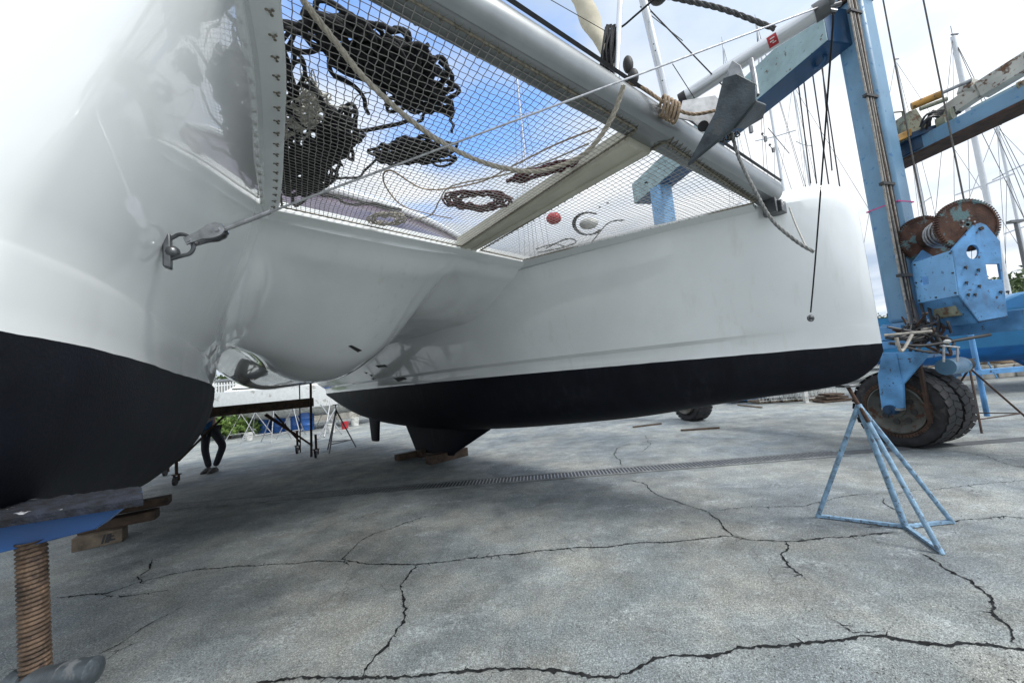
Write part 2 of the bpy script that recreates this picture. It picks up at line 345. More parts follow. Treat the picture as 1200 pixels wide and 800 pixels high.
# ============================================================ ground
def ground_mat():
    m, t, b = nodes('yard_asphalt'); n, l = t.nodes, t.links
    tx = n.new('ShaderNodeTexCoord'); P = tx.outputs['Object']
    def nse(sc, det=5, ro=.55, vec=P):
        a = n.new('ShaderNodeTexNoise'); a.inputs['Scale'].default_value = sc; a.inputs['Detail'].default_value = det
        a.inputs['Roughness'].default_value = ro; l.new(vec, a.inputs['Vector']); return a.outputs['Fac']
    def mr(v, a, b_, c, d):
        r = n.new('ShaderNodeMapRange'); r.inputs[1].default_value = a; r.inputs[2].default_value = b_
        r.inputs[3].default_value = c; r.inputs[4].default_value = d; l.new(v, r.inputs[0]); return r.outputs[0]
    def mul(a, b_):
        k = n.new('ShaderNodeMath'); k.operation = 'MULTIPLY'; l.new(a, k.inputs[0])
        if isinstance(b_, float): k.inputs[1].default_value = b_
        else: l.new(b_, k.inputs[1])
        return k.outputs[0]
    big = mr(nse(.45, 5), .3, .7, .66, 1.34); med = mr(nse(2.6, 8, .7), .3, .7, .66, 1.36)
    fine = mr(nse(95, 3, .7), .3, .7, .62, 1.4)
    vo = n.new('ShaderNodeTexVoronoi'); vo.inputs['Scale'].default_value = 130; l.new(P, vo.inputs['Vector'])
    spk = mr(vo.outputs['Distance'], .1, .55, 1.25, .78)
    k = mul(mul(big, med), mul(fine, spk))
    hue = n.new('ShaderNodeMix'); hue.data_type = 'RGBA'; l.new(mr(nse(.9, 6, .65), .42, .60, 0, 1), hue.inputs[0])
    hue.inputs[6].default_value = (.225, .255, .264, 1); hue.inputs[7].default_value = (.268, .276, .256, 1)
    v = n.new('ShaderNodeVectorMath'); v.operation = 'SCALE'; l.new(hue.outputs[2], v.inputs[0]); l.new(k, v.inputs['Scale'])
    # pale scuffs of old paint and dust, streaked along one direction
    mp = n.new('ShaderNodeMapping'); mp.inputs['Rotation'].default_value = (0, 0, .6); mp.inputs['Scale'].default_value = (1.0, 1.7, 1)
    l.new(P, mp.inputs[0])
    sc = mr(nse(2.2, 8, .72, mp.outputs[0]), .53, .66, 0, .9); sc2 = mr(nse(30, 6, .8), .45, .6, 0, 1)
    x = n.new('ShaderNodeMix'); x.data_type = 'RGBA'; l.new(mul(sc, sc2), x.inputs[0]); l.new(v.outputs[0], x.inputs[6]); x.inputs[7].default_value = (.46, .50, .51, 1)
    # pale and dark aggregate showing through
    v2 = n.new('ShaderNodeTexVoronoi'); v2.inputs['Scale'].default_value = 110; l.new(P, v2.inputs['Vector'])
    sp = n.new('ShaderNodeSeparateColor'); l.new(v2.outputs['Color'], sp.inputs[0])
    ag = n.new('ShaderNodeVectorMath'); ag.operation = 'SCALE'; l.new(x.outputs[2], ag.inputs[0]); l.new(mr(sp.outputs[0], 0, 1, .78, 1.24), ag.inputs['Scale'])
    v3 = n.new('ShaderNodeTexVoronoi'); v3.inputs['Scale'].default_value = 210; l.new(P, v3.inputs['Vector'])
    sp3 = n.new('ShaderNodeSeparateColor'); l.new(v3.outputs['Color'], sp3.inputs[0])
    ag3 = n.new('ShaderNodeVectorMath'); ag3.operation = 'SCALE'; l.new(ag.outputs[0], ag3.inputs[0]); l.new(mr(sp3.outputs[0], 0, 1, .72, 1.32), ag3.inputs['Scale'])
    # dark oil stains
    st = mr(nse(1.7, 8, .7), .60, .76, 0, .75)
    y = n.new('ShaderNodeMix'); y.data_type = 'RGBA'; l.new(st, y.inputs[0]); l.new(ag3.outputs[0], y.inputs[6]); y.inputs[7].default_value = (.045, .042, .04, 1)
    # hairline crazing
    wv = n.new('ShaderNodeTexNoise'); wv.inputs['Scale'].default_value = 3; wv.inputs['Detail'].default_value = 8; l.new(P, wv.inputs['Vector'])
    wa = n.new('ShaderNodeVectorMath'); wa.operation = 'SCALE'; wa.inputs['Scale'].default_value = .55; l.new(wv.outputs['Color'], wa.inputs[0])
    wb2 = n.new('ShaderNodeVectorMath'); l.new(P, wb2.inputs[0]); l.new(wa.outputs[0], wb2.inputs[1])
    vc_ = n.new('ShaderNodeTexVoronoi'); vc_.feature = 'DISTANCE_TO_EDGE'; vc_.inputs['Scale'].default_value = 1.1; l.new(wb2.outputs[0], vc_.inputs['Vector'])
    hl = mul(mr(vc_.outputs['Distance'], .0, .006, .75, 0), mr(nse(.8, 3), .48, .60, 0, 1))
    z_ = n.new('ShaderNodeMix'); z_.data_type = 'RGBA'; l.new(hl, z_.inputs[0]); l.new(y.outputs[2], z_.inputs[6]); z_.inputs[7].default_value = (.04, .042, .045, 1)
    y = z_
    l.new(y.outputs[2], b.inputs['Base Color'])
    l.new(mr(nse(3, 5), .3, .7, .62, .92), b.inputs['Roughness'])
    bu = n.new('ShaderNodeBump'); bu.inputs['Strength'].default_value = .8; bu.inputs['Distance'].default_value = .006
    l.new(mul(fine, spk), bu.inputs['Height'])
    b2 = n.new('ShaderNodeBump'); b2.inputs['Strength'].default_value = .35; b2.inputs['Distance'].default_value = .05
    l.new(nse(2.5, 6), b2.inputs['Height']); l.new(bu.outputs[0], b2.inputs['Normal']); l.new(b2.outputs[0], b.inputs['Normal'])
    return m
gm = MB(); S = 600
gm.add([(-S, -S, 0), (S, -S, 0), (S, S, 0), (-S, S, 0)], [(0, 1, 2, 3)])
g = gm.build('ground', ground_mat(), smooth=0); tag(g, 'grey cracked asphalt of the boatyard', kind='structure')
g.location = (0, 0, 0)
# cracks: ragged dark fissures, laid as a sheet just above the surface
CR = [
 ([(65,700),(120,697),(160,683),(200,672),(230,668),(330,660),(360,658),(400,657),(440,662),(490,661),(560,652),(605,649),(640,645),(700,641),(760,636),(850,629),(880,633),(925,634),(990,630),(1055,623)],5),
 ([(1055,623),(1100,612),(1130,609),(1165,606),(1215,608)],3),
 ([(300,799),(350,794),(420,795),(470,794),(530,789),(570,786),(620,783),(660,783),(705,793),(735,791),(770,775),(830,767),(900,757),(1010,747),(1080,753),(1130,757),(1200,761),(1230,764)],7),
 ([(423,796),(430,784),(452,757),(470,730),(472,705),(470,690),(482,672),(488,660)],6),
 ([(412,662),(400,655),(420,636),(440,625),(462,618),(500,604)],4),
 ([(737,562),(755,566),(765,578),(800,591),(832,600),(848,616),(857,628),(880,633)],4),
 ([(920,634),(925,640),(918,650),(928,665),(945,680)],5),
 ([(1080,648),(1110,665),(1140,680),(1160,700),(1168,722),(1185,738),(1188,752),(1200,760)],5),
 ([(965,720),(985,730),(1000,742),(1040,745)],3),
 ([(835,598),(880,594),(940,592),(1000,580),(1060,577),(1100,573),(1150,567),(1210,562)],2.5),
 ([(1036,584),(1040,592),(1062,604)],4), ([(1012,618),(1030,616),(1050,612)],3),
 ([(180,655),(172,668),(160,676),(168,684)],5),
 ([(118,698),(150,699),(185,692),(200,690)],3),
 ([(105,772),(140,755),(170,733),(205,715),(230,702)],2.5), ([(118,780),(140,762),(165,750)],2.5),
 ([(730,545),(720,532),(722,526),(738,520)],4), ([(755,510),(762,520),(752,530)],3),
 ([(1120,528),(1155,534),(1185,545),(1215,550)],3), ([(800,505),(850,503),(880,500)],4),
]
cm_ = MB(); rnd = random.Random(3)
for pts, wd in CR:
    P = [G(*p) for p in pts]; fine = []
    for a, b in zip(P[:-1], P[1:]):
        k = max(2, int((b-a).length/.014))
        for i in range(k): fine.append(a.lerp(b, i/k))
    fine.append(P[-1]); prev = None; n = len(fine); vs = []
    for i, p in enumerate(fine):
        t = (fine[min(i+1, n-1)]-fine[max(i-1, 0)]).normalized(); nn = Vector((-t.y, t.x, 0))
        off = noise.noise(p*4)*.04+noise.noise(p*19)*.014*(1+1.5*noise.noise(p*2))+noise.noise(p*60)*.008
        end = min(1, min(i, n-1-i)/6+.15)
        hw = wd*.0012*end*(.25+1.6*abs(noise.noise(p*9+Vector((5, 0, 0))))+1.1*rnd.random()**2)
        c = p+nn*off
        if rnd.random() < .05*end and i > 3:      # short side split
            q1 = c+nn*rnd.choice((-1, 1))*rnd.uniform(.02, .10)+t*rnd.uniform(-.05, .05); cm_.add([c+t*.004+Vector((0,0,.0035)), c-t*.004+Vector((0,0,.0035)), q1+Vector((0,0,.0035))], [(0, 1, 2)])
        vs += [c+nn*hw+Vector((0, 0, .004)), c-nn*hw*rnd.uniform(.3, 1.6)+Vector((0, 0, .004))]
    cm_.add(vs, [(2*i, 2*i+1, 2*i+3, 2*i+2) for i in range(n-1)])
o = cm_.build('ground_crack', mat('crack', (.022, .023, .024), 1, var=.5, scale=30, spec=.05), smooth=0)
tag(o, 'dark ragged cracks across the asphalt', kind='structure')
# drain channel
d0, d1 = G(180, 596), G(985, 531); dd = (d1-d0).normalized(); d1 = d0+dd*((d1-d0).length*1.0); dn = Vector((-dd.y, dd.x, 0))
ch = empty('drain_channel', d0, 0, 'long narrow slotted drain grate set flush in the asphalt', 'drain')
mb = MB(); Ld = (d1-d0).length
mb.add([d0+dn*.125+Vector((0,0,.004)), d1+dn*.125+Vector((0,0,.004)), d1-dn*.125+Vector((0,0,.004)), d0-dn*.125+Vector((0,0,.004))], [(0,1,2,3)])
mb.build('channel', M['pipe_end'], ch, smooth=0)
mb = MB()
for s in (-1, 1): mb.beam(d0+dn*.15*s+Vector((0,0,.006)), d1+dn*.15*s+Vector((0,0,.006)), .05, .012)
mb.build('kerb_edge', mat('kerb', (.16,.17,.17), .9, var=.3, scale=6), ch, smooth=0)
mb = MB(); k = int(Ld/.05)
for i in range(k):
    p = d0+dd*(i+.5)*Ld/k+Vector((0,0,.008)); mb.beam(p-dn*.122, p+dn*.122, .015, .006)
tag(mb.build('slat', M['galv'], ch, smooth=0), kind='stuff')
# concrete joint strip running on past the grate
mb = MB(); e0 = d0-dd*4
for a, b in ((G(985, 531), G(1230, 512)), (e0, d0)):
    t = (b-a).normalized(); q = Vector((-t.y, t.x, 0))*.10
    mb.add([a+q+Vector((0,0,.004)), b+q+Vector((0,0,.004)), b-q+Vector((0,0,.004)), a-q+Vector((0,0,.004))], [(0,1,2,3)])
tag(mb.build('pavement', mat('strip', (.07, .075, .08), .9, var=.3, scale=6, bump=.3), smooth=0), 'dark filled strip in line with the drain', kind='structure')

# loose grit and crumbled asphalt
gr = MB(); rr = random.Random(12)
def grit(p, s_):
    k = len(gr.v); a = rr.uniform(0, 6.28); vs = [p+Vector((math.cos(a+q*1.57)*s_*rr.uniform(.6, 1.2), math.sin(a+q*1.57)*s_*rr.uniform(.6, 1.2), .001)) for q in range(4)]+[p+Vector((0, 0, s_*rr.uniform(.5, 1)))]
    gr.add(vs, [(0, 1, 4), (1, 2, 4), (2, 3, 4), (3, 0, 4)])
for pts, wd in CR:
    P = [G(*p) for p in pts]
    for a, b in zip(P[:-1], P[1:]):
        for _ in range(int((b-a).length*38)):
            p = a.lerp(b, rr.random())+Vector((rr.gauss(0, .05), rr.gauss(0, .05), 0)); grit(p, rr.uniform(.0015, .006))
for _ in range(2600): grit(G(rr.uniform(-60, 1260), 800-300*rr.random()**1.6), rr.uniform(.0015, .007)*1.0)
tag(gr.build('gravel', mat('grit', (.15, .155, .15), .9, var=.6, scale=40), smooth=0, weld=False), 'loose grit and crumbs of asphalt scattered over the yard', 'gravel', kind='stuff')
# ============================================================ catamaran
RZ = math.atan2(-FV, FU)
cat_ = empty('catamaran', Vector((FU*-6+FV*1.92, FV*6+FU*1.92, 0)), RZ, 'large white catamaran with black bottom paint standing on blocks over the yard', 'catamaran')
ZW = 1.585
TB = [(-12.2,.42),(-11,.55),(-8,.74),(-5.3,.82),(-3.5,.68),(-2.38,.48),(-1.64,.35),(-1.18,.235),(-.6,.125),(-.3,.06),(-.15,.012)]       # waterline half beam
TD = [(-12.2,.80),(-8,1.10),(-5,1.14),(-3.28,1.03),(-2.3,.85),(-1.39,.63),(-.8,.46),(-.4,.25),(-.22,.10),(-.15,.014)]      # deck half beam
TK = [(-12.2,1.42),(-11.3,1.15),(-10,.88),(-8,.72),(-5.3,.74),(-2.6,.95),(-1.2,1.16),(-.6,1.24),(-.35,1.30),(-.2,1.42),(-.15,1.52)]
TZ = [(-12.2,2.1),(-9,2.9),(-3.1,2.90),(-1,2.90),(-.45,2.905),(-.27,2.87),(-.18,2.76),(-.15,2.60)]     # deck edge height
TBN = [(-12.2,.42),(-11,.55),(-8,.74),(-5.3,.89),(-3.6,.73),(-2.4,.50),(-1.5,.325),(-1.15,.20),(-1.04,.10),(-1.0,.012)]
TDN = [(-12.2,.80),(-8,1.10),(-5,1.14),(-3.28,1.03),(-2.3,.86),(-1.45,.665),(-1.15,.50),(-1.04,.20),(-1.0,.03)]
TKN = [(-12.2,1.42),(-11.3,1.15),(-10,.88),(-8,.72),(-5.3,.74),(-2.6,.95),(-1.6,1.12),(-1.25,1.22),(-1.1,1.30),(-1.03,1.42),(-1.0,1.52)]
TZN = [(-12.2,2.1),(-9,2.9),(-3.1,2.90),(-1.4,2.90),(-1.2,2.86),(-1.08,2.74),(-1.0,2.55)]
FAR = (TB, TD, TK, TZ, .06); NEAR = (TBN, TDN, TKN, TZN, 0.0)
USN = sorted(set([round(x, 3) for x in list(np.linspace(-12.2, -3.5, 36))+list(np.linspace(-3.5, -1.4, 36))+list(np.linspace(-1.38, -1.0, 28))]))
US = sorted(set([round(x, 3) for x in list(np.linspace(-12.2, -3.5, 36))+list(np.linspace(-3.5, -.6, 40))+[-.55,-.5,-.45,-.4,-.36,-.32,-.29,-.26,-.24,-.22,-.2,-.185,-.17,-.16,-.15]]))
def wl(u): return .0035*noise.noise(Vector((u*5, 3, 0)))+.002*noise.noise(Vector((u*19, 7, 0)))
def topside(u, T):
    """half section from deck centre to waterline, offsets from the hull centreline"""
    bw, bd, zd = interp(u, T[0]), interp(u, T[1]), interp(u, T[3])
    kn = ss((-.15-u)/2.0)*T[4]; bc = bw+(bd-bw)*.05+kn; rr = min(.07, bd*.6)
    P = [(0, zd+.075), (bd*.4, zd+.07), (bd*.68, zd+.045), (bd*.86, zd-.01), (bd*.97, zd-.075), (bd, zd-.1)]
    for k in range(1, 12):
        t = k/12; e = 1-(1-t)**1.35
        P.append((bd+(bc-bd)*(t**1.1*.92+.08*t), zd-.1+(ZW+.175-zd+.1)*t))
    P += [(bc, ZW+.175), (bc-kn*.35, ZW+.165), (bc-kn*.95, ZW+.14), (bw, ZW+.06), (bw, ZW+wl(u))]
    return P
def bottom(u, T):
    bw, zk = interp(u, T[0]), min(interp(u, T[2]), ZW-.02); P = []
    for k in range(13):
        a = k/12*math.pi/2; P.append((bw*math.cos(a)**.85 if k < 12 else 0, ZW+(wl(u) if k == 0 else 0)-(ZW-zk)*math.sin(a)**1.05))
    return P
for vc, sgn, T_, UU in ((-.4, 1, NEAR, USN), (4.24, -1, FAR, US)):
    # topsides
    mb = MB(); rows = []
    for u in UU:
        h = topside(u, T_)
        full = [(-a, z) for a, z in reversed(h)]+h[1:]
        ub_ = u-(.05*ss((u+1.0)/.8) if sgn < 0 else 0); rows.append([B(ub_, vc+sgn*a, z) for a, z in full])
    mb.grid(rows); mb.add(rows[0], [tuple(range(len(rows[0])))]); mb.add(rows[-1], [tuple(range(len(rows[0])))])
    hull = mb.build('hull', M['gelcoat'], cat_, smooth=(60 if sgn > 0 else 22))
    if sgn > 0: hull_near = hull
    mb = MB(); rows = []
    for u in UU:
        h = bottom(u, T_); full = [(-a, z) for a, z in h]+list(reversed(h))[1:]
        ub_ = u-(.05*ss((u+1.0)/.8) if sgn < 0 else 0); rows.append([B(ub_, vc+sgn*a, z) for a, z in full])
    mb.grid(rows); mb.add(rows[0], [tuple(range(len(rows[0])))])
    mb.build('painted_bottom', M['antifoul'], hull, smooth=60, label='black antifouling bottom')
    # keel: foil section, raked
    mb = MB(); rows = []
    for z, ul, ut in ((1.0, -4.8, -8.5), (.72, -5.2, -8.2), (.24, -6.3, -7.85), (.20, -6.33, -7.83), (.19, -6.4, -7.75)):
        ring = []
        for k in range(24):
            a = 2*math.pi*k/24; c = .5+.5*math.cos(a); th = .11*math.sin(a)*(1 if a < 9 else 1)*(.5+.5*c)
            ring.append(B(ut+(ul-ut)*c, vc+th*(1 if z > .27 else .6), z))
        rows.append(ring)
    mb.grid(rows, True); mb.add(rows[-1], [tuple(range(24))]); mb.build('keel', M['antifoul'], hull, smooth=50)
    mb = MB(); rows = []
    for z, ul, ut in ((1.15, -9.5, -10.25), (.9, -9.52, -10.2), (.30, -9.65, -10.1), (.27, -9.7, -10.05)):
        rows.append([B(ut+(ul-ut)*(.5+.5*math.cos(2*math.pi*k/16)), vc+.05*math.sin(2*math.pi*k/16), z) for k in range(16)])
    mb.grid(rows, True); mb.add(rows[-1], [tuple(range(16))]); mb.build('rudder', M['antifoul'], hull, smooth=50)
# ---- lip flange along the inner deck edges, to which the net is laced
def zlip(u): return 2.87-.022*(u+3.1)
def in_edge_near(u): return -.4+interp(u, TDN)
def in_edge_far(u): return 4.24-interp(u, TD)

LIPW = .10
def lipstrip(edge, sg, u0):
    mb = MB(); rows = []
    for u in np.linspace(u0, -3.22, 30):
        e = edge(u); z = zlip(u)
        rows.append([B(u, e-sg*.03, z-.05), B(u, e+sg*.0, z-.035), B(u, e+sg*(LIPW-.01), z-.012), B(u, e+sg*LIPW, z-.004), B(u, e+sg*LIPW, z+.012), B(u, e-sg*.03, z+.02)])
    mb.grid(rows, True); return mb
lipstrip(in_edge_near, 1, -1.16).build('deck_lip', M['gelcoat'], cat_, smooth=40)
lipstrip(in_edge_far, -1, -.80).build('deck_lip', M['gelcoat'], cat_, smooth=40)
# lacing holes in the near lip
for u in np.arange(-1.22, -3.2, -.105):
    mb = MB()
    e = in_edge_near(u)+.062; z = zlip(u)-.021
    for du, dv in ((0, 0), (.012, .006), (-.011, .008), (.002, -.012)):
        mb.ball(B(u+du, e+dv, z-.002), .0062, .0062, .003, 5)
    mb.build('lacing_hole', M['lace'], cat_)
# ---- bridgedeck shell with its nacelle
VL, VR = -.1, 3.94
def uf(v): return -3.25+(v-.68)*.07
def under(s, v):
    """underside height s metres behind the front edge"""
    zc = 2.84-.10*ss(s/.25)-.34*ss((s-.05)/1.4)
    # nacelle
    c = 1.56; hw = .84 if v > c else .92+.30*(1-ss((s-.8)/1.6))
    x = (v-c)/hw
    n_ = max(0, 1-abs(x)**2.3)
    prof = n_**.72 if n_ > 0 else 0
    depth = .76*ss((s+.35)/2.5)**.9*(1-.9*ss((s-4.6)/2.2))
    zn = depth*prof**1.1
    # fillets into the two hulls
    vw = -.4+interp(uf(v)-s, TB)+.02; dn = v-vw; df = 3.84-vw-v; r = .42; rn = .42+.38*(1-ss((s-1.0)/2.0))
    f1 = rn-math.sqrt(max(0, rn*rn-max(0, rn-max(dn, 0))**2)) if dn < rn else 0
    f2 = r-math.sqrt(max(0, r*r-max(0, r-max(df, 0))**2)) if df < r else 0
    if dn < 0: f1 = rn
    if df < 0: f2 = r
    k = ss(s/.9)
    return zc-zn-(f1+f2)*k*.9
mb = MB(); rows = []
vsamp = np.linspace(.25, 3.6, 90); ssamp = list(np.linspace(0, 2.2, 45))+list(np.linspace(2.4, 8.3, 30))
for s in ssamp:
    rows.append([B(uf(v)-s+ss(s/.7)*(.55*math.exp(-max(0, v-.5)/.28)+.25*math.exp(-max(0, 3.34-v)/.25))*(1-ss((s-1)/2.5)), v, under(s, v)) for v in vsamp])
mb.grid(rows)
# deck over it
rows = [[B(uf(v)-s, v, 2.97) for v in vsamp] for s in (-.0, 8.3)]
mb.grid(rows); mb.grid([[B(uf(v), v, under(0, v)) for v in vsamp], [B(uf(v), v, 2.97) for v in vsamp]])
mb.grid([[B(uf(v)-8.3, v, under(8.3, v)) for v in vsamp], [B(uf(v)-8.3, v, 2.97) for v in vsamp]])
bd = mb.build('bridgedeck', M['gelcoat'], cat_, smooth=60)
# front lip of the bridgedeck
mb = MB(); rows = []
for v in np.linspace(.66, 3.2, 30):
    z = 2.865; u = uf(v); rows.append([B(u-.04, v, z-.05), B(u+.03, v, z-.03), B(u+.075, v, z-.008), B(u+.075, v, z+.012), B(u-.04, v, z+.02)])
mb.grid(rows, True); mb.build('deck_lip', M['gelcoat'], cat_, smooth=40)
# small dark hull windows
for pts in ([(439,428),(452,427),(477,446),(468,448)],):
    P = [W(x, y, 7.6) for x, y in pts]
# coachroof with tinted windscreen
mb = MB(); rows = []
for v0, v1, z, u in ((.1, 3.85, 2.9, -3.75), (.14, 3.84, 3.20, -3.8), (.42, 3.6, 3.72, -4.35), (.35, 3.65, 3.75, -4.22), (.4, 3.6, 3.88, -4.35), (.8, 3.3, 4.0, -5.2)):
    rows.append([B(u-(.14*((v0+(v1-v0)*t)-1.92)**2), v0+(v1-v0)*t, z) for t in np.linspace(0, 1, 21)]+[B(-9.2, v1-.1, z), B(-9.2, v0+.1, z)])
mb.grid(rows, True); mb.add(rows[-1], [tuple(range(len(rows[-1])))]); cr_ = mb.build('coachroof', M['gelcoat'], cat_, smooth=35)
mb = MB(); rows = []
for a0, a1, z, u in ((.18, 3.78, 3.22, -3.80), (.44, 3.56, 3.70, -4.28)):
    rows.append([B(u-(.14*((a0+(a1-a0)*t)-1.92)**2)+.02, a0+(a1-a0)*t, z) for t in np.linspace(0, 1, 21)])
mbv = MB(); mbv.tube([p+Vector((.02,-.03,.04)) for p in rows[1]], .04, 8); mbv.build('visor', M['gelcoat'], cr_)
mb.grid(rows); mb.build('windscreen', M['tint'], cr_, smooth=35)
# ---- forward crossbeam
XA = Vector(W(935, 233, 3.12)); XA = B(uv(XA)[0], uv(XA)[1], 0); 
ua, va = -.68, 3.83; ub, vb = -1.16, .0
zb = 2.915
a3, b3 = B(ua, va, zb), B(ub, vb, zb)
ax = (b3-a3).normalized(); side = ax.cross(Vector((0, 0, 1))).normalized(); upv = side.cross(ax).normalized()
if side.dot(B(1, 0, 0)-B(0, 0, 0)) < 0: side = -side    # towards the bow
def sect(prof, a, b):
    rows = [[a+side*x+upv*y for x, y in prof], [b+side*x+upv*y for x, y in prof]]
    m_ = MB(); m_.grid(rows, True); m_.add(rows[0], [tuple(range(len(prof)))]); m_.add(rows[1], [tuple(range(len(prof)))]); return m_
prof = []
for k in range(20):
    g_ = 2*math.pi*k/20; prof.append((.085*math.cos(g_), .105*math.sin(g_)))
prof = [(x*.94, y*.86) for x, y in prof]
xb = sect(prof, a3, b3).build('crossbeam', M['alu'], cat_, smooth=40)
flg = sect([(-.08,-.045),(-.098,-.05),(-.102,-.080),(-.09,-.085),(-.03,-.088),(.03,-.086),(.05,-.07)], a3, b3).build('lashing_flange', M['alu'], xb, smooth=30)
sect([(-.078,-.022),(-.106,-.030),(-.112,-.046),(-.08,-.046)], a3, b3).build('ledge', M['alu_light'], xb, smooth=30)
sect([(.07,.06),(.083,.072),(.075,.082),(.062,.07)], a3, b3).build('seam_strip', M['hose'], xb, smooth=0)
# slots in the flange + end bracket
for t in np.linspace(.08, .95, 13):
    mb = MB(); mb.ball(a3.lerp(b3, t)-side*.103+upv*-.068, .011, .011, .011, 5); mb.build('rivet', M['steel'], xb)
mb = MB(); mb.box(a3-ax*.0-upv*.15, .1, .14, .10, ax, side, upv); mb.box(a3+ax*.1-upv*.15, .03, .1, .12, ax, side, upv)
mb.build('end_bracket', M['steel_dark'], xb, bevel=.004)
# ---- centre beam (aft end on the bridgedeck, fore end on the crossbeam)
ca, cf = B(-3.10, 2.42, 2.93), B(-.985, 2.14, 2.84)
t_ = (cf-ca).normalized(); x_ = t_.cross(Vector((0, 0, 1))).normalized(); y_ = x_.cross(t_)
def sect2(prof, a, b):
    rows = [[p+x_*x+y_*y for x, y in prof] for p in (a, b)]
    m_ = MB(); m_.grid(rows, True); m_.add(rows[0], [tuple(range(len(prof)))]); m_.add(rows[1], [tuple(range(len(prof)))]); return m_
cbm = sect2([(-.105,-.045),(-.09,-.062),(-.03,-.062),(-.025,-.052),(.025,-.052),(.03,-.062),(.09,-.062),(.105,-.045),(.105,.06),(-.105,.06)], ca, cf).build('centre_beam', M['cream'], cat_, smooth=30)
# ---- trampolines
def tramp(c4, name, lab, nu, nv):
    AN, AB, FB, FN = c4       # aft-near, aft-far, fore-far, fore-near in (u, v)
    def P(a, b):               # a: aft->fore 0..1, b: near->far 0..1
        u = (AN[0]*(1-b)+AB[0]*b)*(1-a)+(FN[0]*(1-b)+FB[0]*b)*a
        v = (AN[1]*(1-b)+AB[1]*b)*(1-a)+(FN[1]*(1-b)+FB[1]*b)*a
        e = 16*a*(1-a)*b*(1-b)
        return B(u, v, zlip(u)-.035*e)
    mb = MB(); r = .0021
    # square-laid knotted net: cords fore-and-aft and athwart, never quite straight
    for fam in (0, 1):
        n_l, n_k = (nv, nu) if fam == 0 else (nu, nv)
        for i in range(n_l+1):
            pts = []
            for j in range(n_k+1):
                a, b = ((j/n_k, i/n_l) if fam == 0 else (i/n_l, j/n_k))
                q = P(a, b); e = min(1, 8*min(a, 1-a))*min(1, 8*min(b, 1-b)); sg = 1 if (i+j) % 2 else -1
                w_ = Vector((noise.noise(q*4), noise.noise(q*4+Vector((9, 0, 0))), 0))*.016*e
                tv = Vector((FV, FU, 0)) if fam == 0 else Vector((FU, -FV, 0))
                pts.append(q+w_+tv*sg*.003*e)
            mb.tube(pts, r, 4, caps=False)
    net = mb.build('trampoline_net', M['net'], cat_, smooth=60, label=lab, weld=False)
    # border rope and lacing
    mb = MB()
    border = [P(a, 0) for a in np.linspace(0, 1, 30)]+[P(1, b) for b in np.linspace(0, 1, 30)]+[P(a, 1) for a in np.linspace(1, 0, 30)]+[P(0, b) for b in np.linspace(1, 0, 30)]
    mb.tube(border, .007, 6, closed=True)
    for A0, D in (((0, 0), 0), ((0, 1), 0), ((0, 0), 1), ((1, 0), 1)):
        n_ = 54; pts = []
        for i in range(n_+1):
            q = i/n_
            if D == 0:
                p = P(q, A0[1]); o_ = P(q, .5)-p
            else:
                p = P(A0[0], q); o_ = P(.5, q)-p
            o_ = o_.normalized(); k_ = -.045 if i % 2 else .012
            pts.append(p+o_*k_+Vector((0, 0, .012 if i % 2 else -.006)))
        mb.tube(pts, .0042, 5)
    mb.build('lacing', M['lace'], net, smooth=60, weld=False)
    return net
def ne(u): return in_edge_near(u)+LIPW+.02
tramp(((-3.12, ne(-3.12)), (-3.02, 2.30), (-.93, 2.01), (-1.14, ne(-1.14))), 'a', None, 60, 50)
tramp(((-3.00, 2.53), (-2.97, in_edge_far(-2.97)-LIPW-.02), (-.78, in_edge_far(-.78)-LIPW-.02), (-.88, 2.25)), 'b', None, 60, 30)
# ============================================================ bow gear on the catamaran
XP = lambda t: a3.lerp(b3, t)          # along the crossbeam, 0 = far hull
def on_beam(px, py):                    # point of the crossbeam seen at a pixel
    return PLN(px, py, a3, side)
# bowsprit
s0 = on_beam(792, 122)+side*.06; s1 = W(968, 8, 1.80)
sp = MB(); sp.tube([s0, s1], .040, 20); spr = sp.build('bowsprit', M['alu_light'], cat_)
mb = MB(); sdv = (s1-s0).normalized(); mb.tube([s0-sdv*.03, s0+sdv*.012], .042, 20); mb.build('end_cap', M['pipe_end'], spr)
mb = MB(); mb.tube([s1-sdv*.05, s1+sdv*.01], .046, 20)
for k in range(4):
    q = Vector((math.cos(k*1.7), .3, math.sin(k*1.7)))*.03
    mb.tube([s1+q*.6, s1+q*1.6+sdv*.03], .012, 8)
mb.ball(s1+Vector((.02, 0, .03)), .03, .03, .03, 6); mb.build('end_fitting', M['steel_dark'], spr)
# small red sticker with a white mark
sc = W(908, 41, 1.74); z0 = (s1-s0).normalized(); vd = (EYE-sc).normalized(); yy = z0.cross(vd).normalized(); nn = yy.cross(z0).normalized()
if nn.dot(vd) < 0: nn = -nn
axp = s0+z0*((sc-s0).dot(z0)); mb = MB(); rows = []
for a in np.linspace(-.75, .75, 9):
    dr = nn*math.cos(a-.1)+yy*math.sin(a-.1); rows.append([axp+dr*.0412+z0*k for k in (-.022, .022)])
mb.grid(rows); mb.build('sticker', M['red'], spr)
mb = MB()
for (k0, k1, b0, b1) in ((-.010, .011, -.35, -.22), (-.013, .004, -.02, .12), (-.004, .013, .22, .34)):
    mb.grid([[axp+(nn*math.cos(a-.1)+yy*math.sin(a-.1))*.0418+z0*k for k in (k0, k1)] for a in (b0, b1)])
mb.build('sticker_mark', M['dirt_white'], spr)
